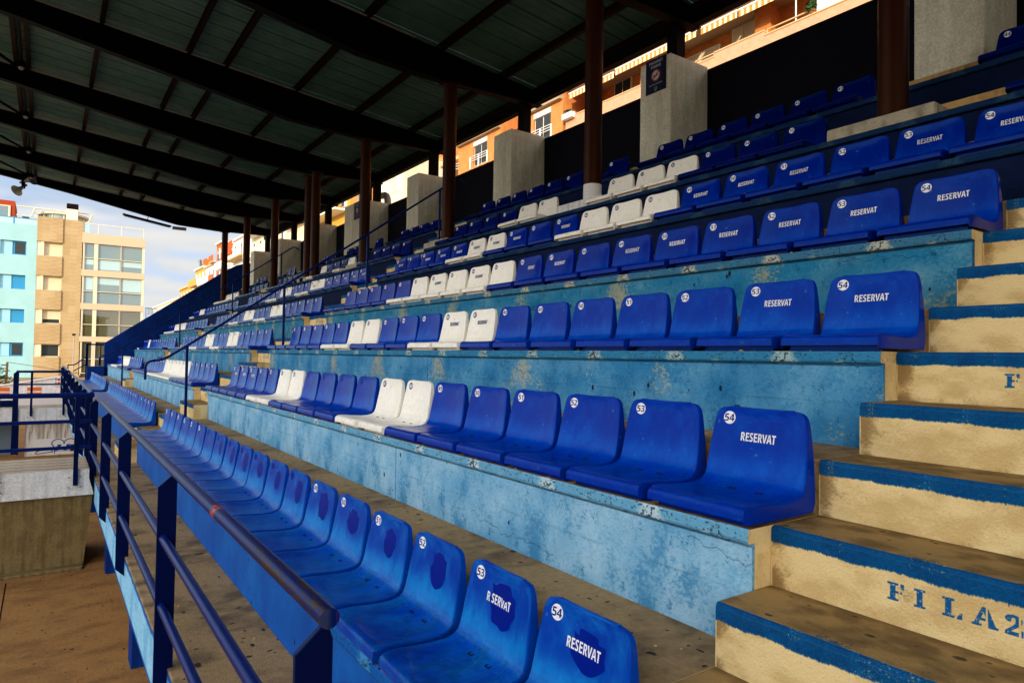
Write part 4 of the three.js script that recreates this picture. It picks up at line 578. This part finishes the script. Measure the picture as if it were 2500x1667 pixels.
// ---------------------------------------------------------------- the street of houses behind the stand (front plane x = 22)
{
  const brick = M({ map: rep(tex(512, 512, (u, v) => { const row = Math.floor(v * 32), uu = u * 16 + (row % 2) * 0.5, f = Math.abs(uu - Math.round(uu)) < 0.03 || Math.abs(v * 32 - Math.round(v * 32)) < 0.08; const h = S(TA, Math.floor(uu) * 0.21, row * 0.13); return f ? [170, 130, 90] : mul([196, 116, 52], 0.8 + 0.45 * h); }), 4, 2.4), roughness: 0.9 });
  const pink = M({ map: rep(tex(256, 256, (u, v) => mul([205, 152, 118], 0.85 + 0.16 * S(TF, u * 2, v * 2) + 0.14 * S(TB, u * 2, v * 2))), 2, 2), roughness: 0.9 }), ochre = M({ color: hex('#c8a878'), roughness: 0.9 }), orange = M({ map: rep(tex(256, 256, (u, v) => mul([204, 132, 72], 0.88 + 0.2 * S(TB, u * 2, v * 2))), 3, 3), roughness: 0.9 }), white = M({ color: new THREE.Color(0.75, 0.72, 0.66), roughness: 0.6 }), soffit = M({ color: hex('#a89478'), roughness: 0.9 }), shutterW = M({ color: hex('#cfc0a0'), roughness: 0.8 }), yellow = M({ color: hex('#c4963e'), roughness: 0.85 }), paleWall = M({ color: hex('#e0cfae'), roughness: 0.85 });
  const awnTex = rep(tex(256, 8, (u) => ((u * 2) % 1 < 0.5 ? [214, 134, 58] : [228, 208, 172])), 0.52, 1), mAwn = M({ map: awnTex, roughness: 0.9, side: THREE.DoubleSide });
  const Z = (z) => z, H = 24;
  // ---- house with awnings
  const h1 = thing('brick_house', 'brick apartment house with long balconies and orange striped awnings', 'house', [22, GROUND, -18]); const o = (z) => z + 18, Y = (y) => y - GROUND;
  const bx = (n, m, x0, x1, y0, y1, z0, z1, c = 0, p = h1) => mesh(n, box(x0 - 22, x1 - 22, Y(y0), Y(y1), o(z0), o(z1), c), m, p);
  bx('brick_wall', brick, 23.6, 24, GROUND, H, -27.2, 12);
  for (let f = -3; f <= 3; f++) { const d = f * 3; bx('balcony_floor', soffit, 22.1, 23.6, 11.2 + d - 0.2, 11.2 + d, -27.1, 12); }
  for (let f = -3; f <= 3; f++) { if (f === 0) continue; bx('parapet', pink, 22, 22.14, 11.0 + f * 3, 12.4 + f * 3, -27, 12); }
  // visible storey: parapet of three heights with a coping
  for (const [z0, z1, t] of [[-27, -18.6, 12.52], [-18.6, -17.5, 12.36], [-17.5, -15.2, 12.52], [-15.2, 12, 12.33]]) { const p = bx('parapet', pink, 22, 22.14, 11.0, t - 0.05, z0, z1); bx('coping', ochre, 21.97, 22.17, t - 0.05, t, z0 + 0.002, z1 - 0.002, 0, p); }
  const rail = (z0, z1, y, m = ochre) => { const r = mesh('balcony_rail', join([bar([0.05, Y(y), o(z0)], [0.05, Y(y), o(z1)], 0.03, 8), bar([0.05, Y(y - 0.18), o(z0)], [0.05, Y(y), o(z0)], 0.025, 8), bar([0.05, Y(y - 0.18), o(z1)], [0.05, Y(y), o(z1)], 0.025, 8)]), m, h1); return r; };
  rail(-18.5, -17.56, 12.5); rail(-15.1, -13.4, 12.5);
  bx('white_screen', white, 22.0, 22.1, 12.34, 12.98, -13.1, -9);
  for (const [z0, z1, y0, y1, m] of [[-24.94, -23.72, 11.25, 14.05, 0], [-20.5, -18.4, 11.25, 13.65, 1], [-17.8, -16.5, 11.25, 14.05, 1], [-13.4, -11.9, 11.25, 13.9, 1], [-9.9, -8, 11.25, 13.8, 1]]) { const w = bx('window', white, 23.5, 23.6, y0, y1, z0, z1); const mid = (z0 + z1) / 2; for (const [a, b] of [[z0 + 0.08, mid - 0.04], [mid + 0.04, z1 - 0.08]]) bx(m ? 'shutter_panel' : 'pane', m ? shutterW : mGlassDark, 23.46, 23.5, y0 + 0.1, y1 - 0.1, a, b, 0, w); }
  for (const z of [-26.2, -22.2, -15.9]) bx('brick_pier', brick, 22.9, 23.6, 11.2, 14.0, z - 0.35, z + 0.35);
  for (const z of [-14.09, -21]) mesh('awning_pole', bar([0.3, Y(12.3), o(z)], [0.3, Y(13.7), o(z)], 0.03, 6), white, h1);
  for (const [z0, z1, y] of [[-26.75, -23.4, 13.71], [-23.3, -18.45, 13.79], [-18.2, -16.42, 13.77], [-16.35, -12.6, 13.75]]) {
    const pos = [[0.0, y], [1.6, y + 0.95]], g = new THREE.BufferGeometry(); const A = [22 - 22, Y(y)], B = [1.6, Y(y + 0.95)];
    g.setAttribute('position', new THREE.Float32BufferAttribute([A[0], A[1], o(z0), A[0], A[1], o(z1), B[0], B[1], o(z0), B[0], B[1], o(z1), -0.01, A[1] - 0.03, o(z0), -0.01, A[1] - 0.03, o(z1), -0.01, A[1] - 0.28, o(z0), -0.01, A[1] - 0.28, o(z1)], 3)); g.setAttribute('uv', new THREE.Float32BufferAttribute([z0, 0, z1, 0, z0, 1, z1, 1, z0, 0, z1, 0, z0, 1, z1, 1], 2)); g.setIndex([0, 1, 2, 1, 3, 2, 4, 5, 6, 5, 7, 6]); g.computeVertexNormals();
    const a = mesh('awning', g, mAwn, h1); mesh('front_bar', bar([0, Y(y), o(z0)], [0, Y(y), o(z1)], 0.05, 8), white, a);
  }
  const pb = mesh('plant_box', box(-0.28, -0.02, Y(12.34), Y(12.62), o(-27.0), o(-26.2), 0.01), white, h1); { const r = rng(3), l = []; for (let i = 0; i < 90; i++) { const g = new THREE.PlaneGeometry(0.12, 0.05); g.rotateX(r() * 6); g.rotateY(r() * 6); g.translate(-0.15 + (r() - 0.5) * 0.2, Y(12.62) + r() * 0.2, o(-26.6) + (r() - 0.5) * 0.6); l.push(g); } mesh('leaves', join(l), M({ color: new THREE.Color(0.03, 0.06, 0.02), side: THREE.DoubleSide }), pb); }
  { const r = rng(4), l = [], pt = thing('potted_bush', 'round green potted bush on the balcony parapet at upper right', 'plant', [22.05, 12.5, -13.28]); for (let i = 0; i < 260; i++) { const a = r() * 6.28, e = Math.acos(2 * r() - 1), q = 0.24 * Math.cbrt(r()); const g = new THREE.PlaneGeometry(0.09, 0.05); g.rotateX(r() * 6); g.rotateY(r() * 6); g.translate(q * Math.cos(a) * Math.sin(e), 0.12 + q * Math.cos(e), q * Math.sin(a) * Math.sin(e)); l.push(g); } mesh('foliage', join(l), M({ color: new THREE.Color(0.04, 0.09, 0.025), side: THREE.DoubleSide }), pt); mesh('pot', new THREE.CylinderGeometry(0.13, 0.1, 0.16, 14), M({ color: hex('#8a5432') }), pt, [0, -0.09, 0]); }
  bx('roof_slab', ochre, 21.8, 34, H, H + 0.3, -27.2, 12); bx('side_block', brick, 24.01, 34, GROUND, H, -27.2, 12);
  // ---- projecting bays with white windows
  const railing3 = (p, z0, z1, y, off, oz) => { const l = []; for (const k of [0, 0.14, 0.28]) l.push(bar([off, y - k - GROUND, z0 + oz], [off, y - k - GROUND, z1 + oz], 0.025, 6)); for (const z of [z0, z1, (z0 + z1) / 2]) l.push(box(off - 0.02, off + 0.03, y - 0.75 - GROUND, y - GROUND, z + oz - 0.05, z + oz + 0.05)); mesh('window_railing', join(l), white, p); };
  const bay = (name, label, z0, z1, wz0, wz1, top, mat, wtop, wbot) => {
    const h = thing(name, label, 'house', [22, GROUND, (z0 + z1) / 2]), c = -(z0 + z1) / 2, q = (n, m, x0, x1, y0, y1, a, b, p = h) => mesh(n, box(x0 - 22, x1 - 22, y0 - GROUND, y1 - GROUND, a + c, b + c), m, p);
    const sh = new THREE.Shape([[z0 + c, 0], [z1 + c, 0], [z1 + c, top - GROUND], [z0 + c, top - GROUND]].map((p) => new THREE.Vector2(...p))); for (let f = -3; f <= 3; f++) if (wtop + f * 3 < top - 0.3) sh.holes.push(new THREE.Path([[wz0 + c, wbot + f * 3 - GROUND], [wz1 + c, wbot + f * 3 - GROUND], [wz1 + c, wtop + f * 3 - GROUND], [wz0 + c, wtop + f * 3 - GROUND]].map((p) => new THREE.Vector2(...p))));
    const g = new THREE.ExtrudeGeometry(sh, { depth: 0.25, bevelEnabled: false }); g.rotateY(-Math.PI / 2); g.translate(0.25, 0, 0); mesh('bay_wall', metreUV(g), mat, h); q('rear_block', mat, 22.26, 33, GROUND, top, z0, z1);
    for (let f = -3; f <= 3; f++) { const t = wtop + f * 3, b = wbot + f * 3; if (t > top - 0.3) continue; q('cornice', soffit, 21.75, 22, t + 0.1, t + 0.5, z0 + 0.01, z1 - 0.01); const w = q('window', white, 22.12, 22.2, b, t, wz0, wz1), m = (wz0 + wz1) / 2; q('roller_box', white, 22.0, 22.12, t - 0.28, t, wz0, wz1, w); for (const [a, d] of [[wz0 + 0.08, m - 0.05], [m + 0.05, wz1 - 0.08]]) q('pane', mGlassDark, 22.09, 22.12, b + 0.1, t - 0.32, a, d, w); if (f === 0) railing3(h, wz0 - 0.25, wz1 + 0.1, wbot + 0.68, -0.06, c); }
    return h;
  };
  bay('bay_house', 'pink house bay with white french window and white rails, beside the awnings', -30.25, -27.25, -29.83, -28.27, 26, orange, 13.52, 11.85);
  bay('bay_house', 'salmon house bay with white window and railed terrace, left of the bay', -38.1, -33.1, -36.25, -34.62, 26, orange, 13.6, 12.0);
  const rec = thing('recessed_house', 'dark recessed house front between the two salmon bays', 'house', [24.5, GROUND, -31.7]); mesh('wall', box(0, 8, 0, 28, -1.4, 1.4), M({ color: hex('#6b4a34'), roughness: 0.9 }), rec); mesh('awning', box(-1.8, 0, 15.9, 16.0, -1.2, 1.2), M({ color: hex('#8c3320') }), rec); mesh('window', box(-0.06, 0, 13.4, 15.6, -0.8, 0.8), mGlassDark, rec);
  const ter = thing('terrace_house', 'low ochre house with white railed terrace behind the stand', 'house', [22.4, GROUND, -42]); mesh('terrace_wall', box(0, 9, 0, 14.5, -4, 3.7), ochre, ter); mesh('set_back_floor', box(3.5, 9, 14.5, 17.2, -4, 3.7), M({ color: hex('#6b4a34') }), ter); mesh('roof_eave', box(2.6, 9.4, 17.2, 17.45, -4.2, 3.9), ochre, ter);
  { const l = []; for (const k of [0, 0.17, 0.34]) l.push(bar([-0.05, 15.3 - k, -4], [-0.05, 15.3 - k, 3.6], 0.03, 6)); for (const z of [-4, -1.8, 0.4, 2.2, 3.6]) l.push(box(-0.08, -0.02, 14.3, 15.3, z - 0.06, z + 0.06)); mesh('terrace_railing', join(l), white, ter); mesh('window', box(3.42, 3.5, 14.6, 16.8, -1.5, 0.6), white, ter); }
  // ---- the long terrace of sunlit houses receding towards the far end
  const row = [[-46.2, -52, 15.3, paleWall, 'cream house with flat sunlit roof ledge'], [-52.2, -57, 21, orange, 'orange house beyond the cream one'], [-57.2, -66, 22, yellow, 'yellow house with balconies between the columns'], [-66.2, -76, 23, paleWall, 'cream house with tall white window beside the far columns'], [-76.2, -92, 18, paleWall, 'pale tall house between the far columns'], [-92.2, -103, 16.0, white, 'white house with orange awning behind the far columns'], [-103.2, -110, 15.4, white, 'white house seen beside the last column'], [-110.2, -114.6, 17.0, M({ color: hex('#b5602c'), roughness: 0.9 }), 'narrow orange brick tower house'], [-114.8, -124, 14.2, white, 'white house with long balconies beyond the end wall'], [-124.2, -133, 14.6, yellow, 'yellow house with roof plants beyond the end wall'], [-133.2, -150, 12.3, yellow, 'low golden house far beyond the end wall'], [-150.2, -190, 10.8, paleWall, 'last pale houses at the end of the street']];
  row.forEach(([z1, z0, top, m, label], i) => {
    const h = thing('street_house', label, 'house', [22, GROUND, (z0 + z1) / 2]), c = -(z0 + z1) / 2, T = top - GROUND, n = Math.max(1, Math.round((z1 - z0) / 3.2)); mesh('wall', box(0, 9, 0, T, z0 + c, z1 + c), m, h); mesh('cornice', box(-0.3, 9.2, T + 0.002, T + 0.25, z0 + c - 0.02, z1 + c + 0.02), i % 2 ? white : ochre, h);
    for (let y = T - 2.6; y > T - 9; y -= 3) for (let k = 0; k < n; k++) { const zc = z0 + c + (k + 0.5) * (z1 - z0) / n, w = mesh('window', box(-0.06, -0.004, y, y + 1.9, zc - 0.65, zc + 0.65), white, h); mesh('pane', box(-0.09, -0.061, y + 0.12, y + 1.78, zc - 0.55, zc + 0.1), i % 3 ? mGlassDark : shutterW, w); }
    if (i >= 2) for (let y = T - 2.9; y > T - 9; y -= 3) { const b = mesh('balcony', box(-1.3, -0.001, y - 0.18, y, z0 + c + 0.6, z1 + c - 0.6), i % 2 ? ochre : white, h); mesh('parapet', box(-1.32, -1.22, y + 0.001, y + 0.95, z0 + c + 0.6, z1 + c - 0.6), m, b); }
    if (i === 5) { const g = box(-1.5, -1.42, T - 2.4, T - 0.6, z0 + c + 1, z1 + c - 5); mesh('awning', g, M({ color: hex('#c4501e') }), h); }
    if (i === 7) mesh('roof_window', box(-0.08, -0.002, T - 1.6, T - 1.0, -1, 0.2), white, h);
    if (i === 9) { const r = rng(33), l = []; for (let k = 0; k < 60; k++) { const a = [(r() - 0.5) * 2 + 1, T + 0.2, (r() - 0.5) * 3], b = [a[0] + (r() - 0.5), T + 0.8 + r() * 1.2, a[2] + (r() - 0.5) * 1.5]; l.push(bar(a, b, 0.03, 4)); } mesh('roof_plants', join(l), M({ color: hex('#5a5030') }), h); mesh('chimney', box(0.2, 1.2, T + 0.26, T + 1.6, 1.5, 2.6), M({ color: hex('#b5602c') }), h); }
  });
  // ---- block added across the pitch, outside the frame, to shade the stand
  const ap = thing('added_shade_block', 'unseen grey-brown block added across the pitch to shade the stand', 'house', [-44, GROUND, 24]); mesh('wall', box(-12, 0, 0, 23.5, -30, 34), M({ color: hex('#5c5348'), roughness: 0.9 }), ap); for (let f = 0; f < 6; f++) for (let k = 0; k < 12; k++) mesh('window', box(0.002, 0.05, 2 + f * 3.4, 3.6 + f * 3.4, -27 + k * 5, -25 + k * 5), mGlassDark, ap);
}
renderer.render(scene, camera);
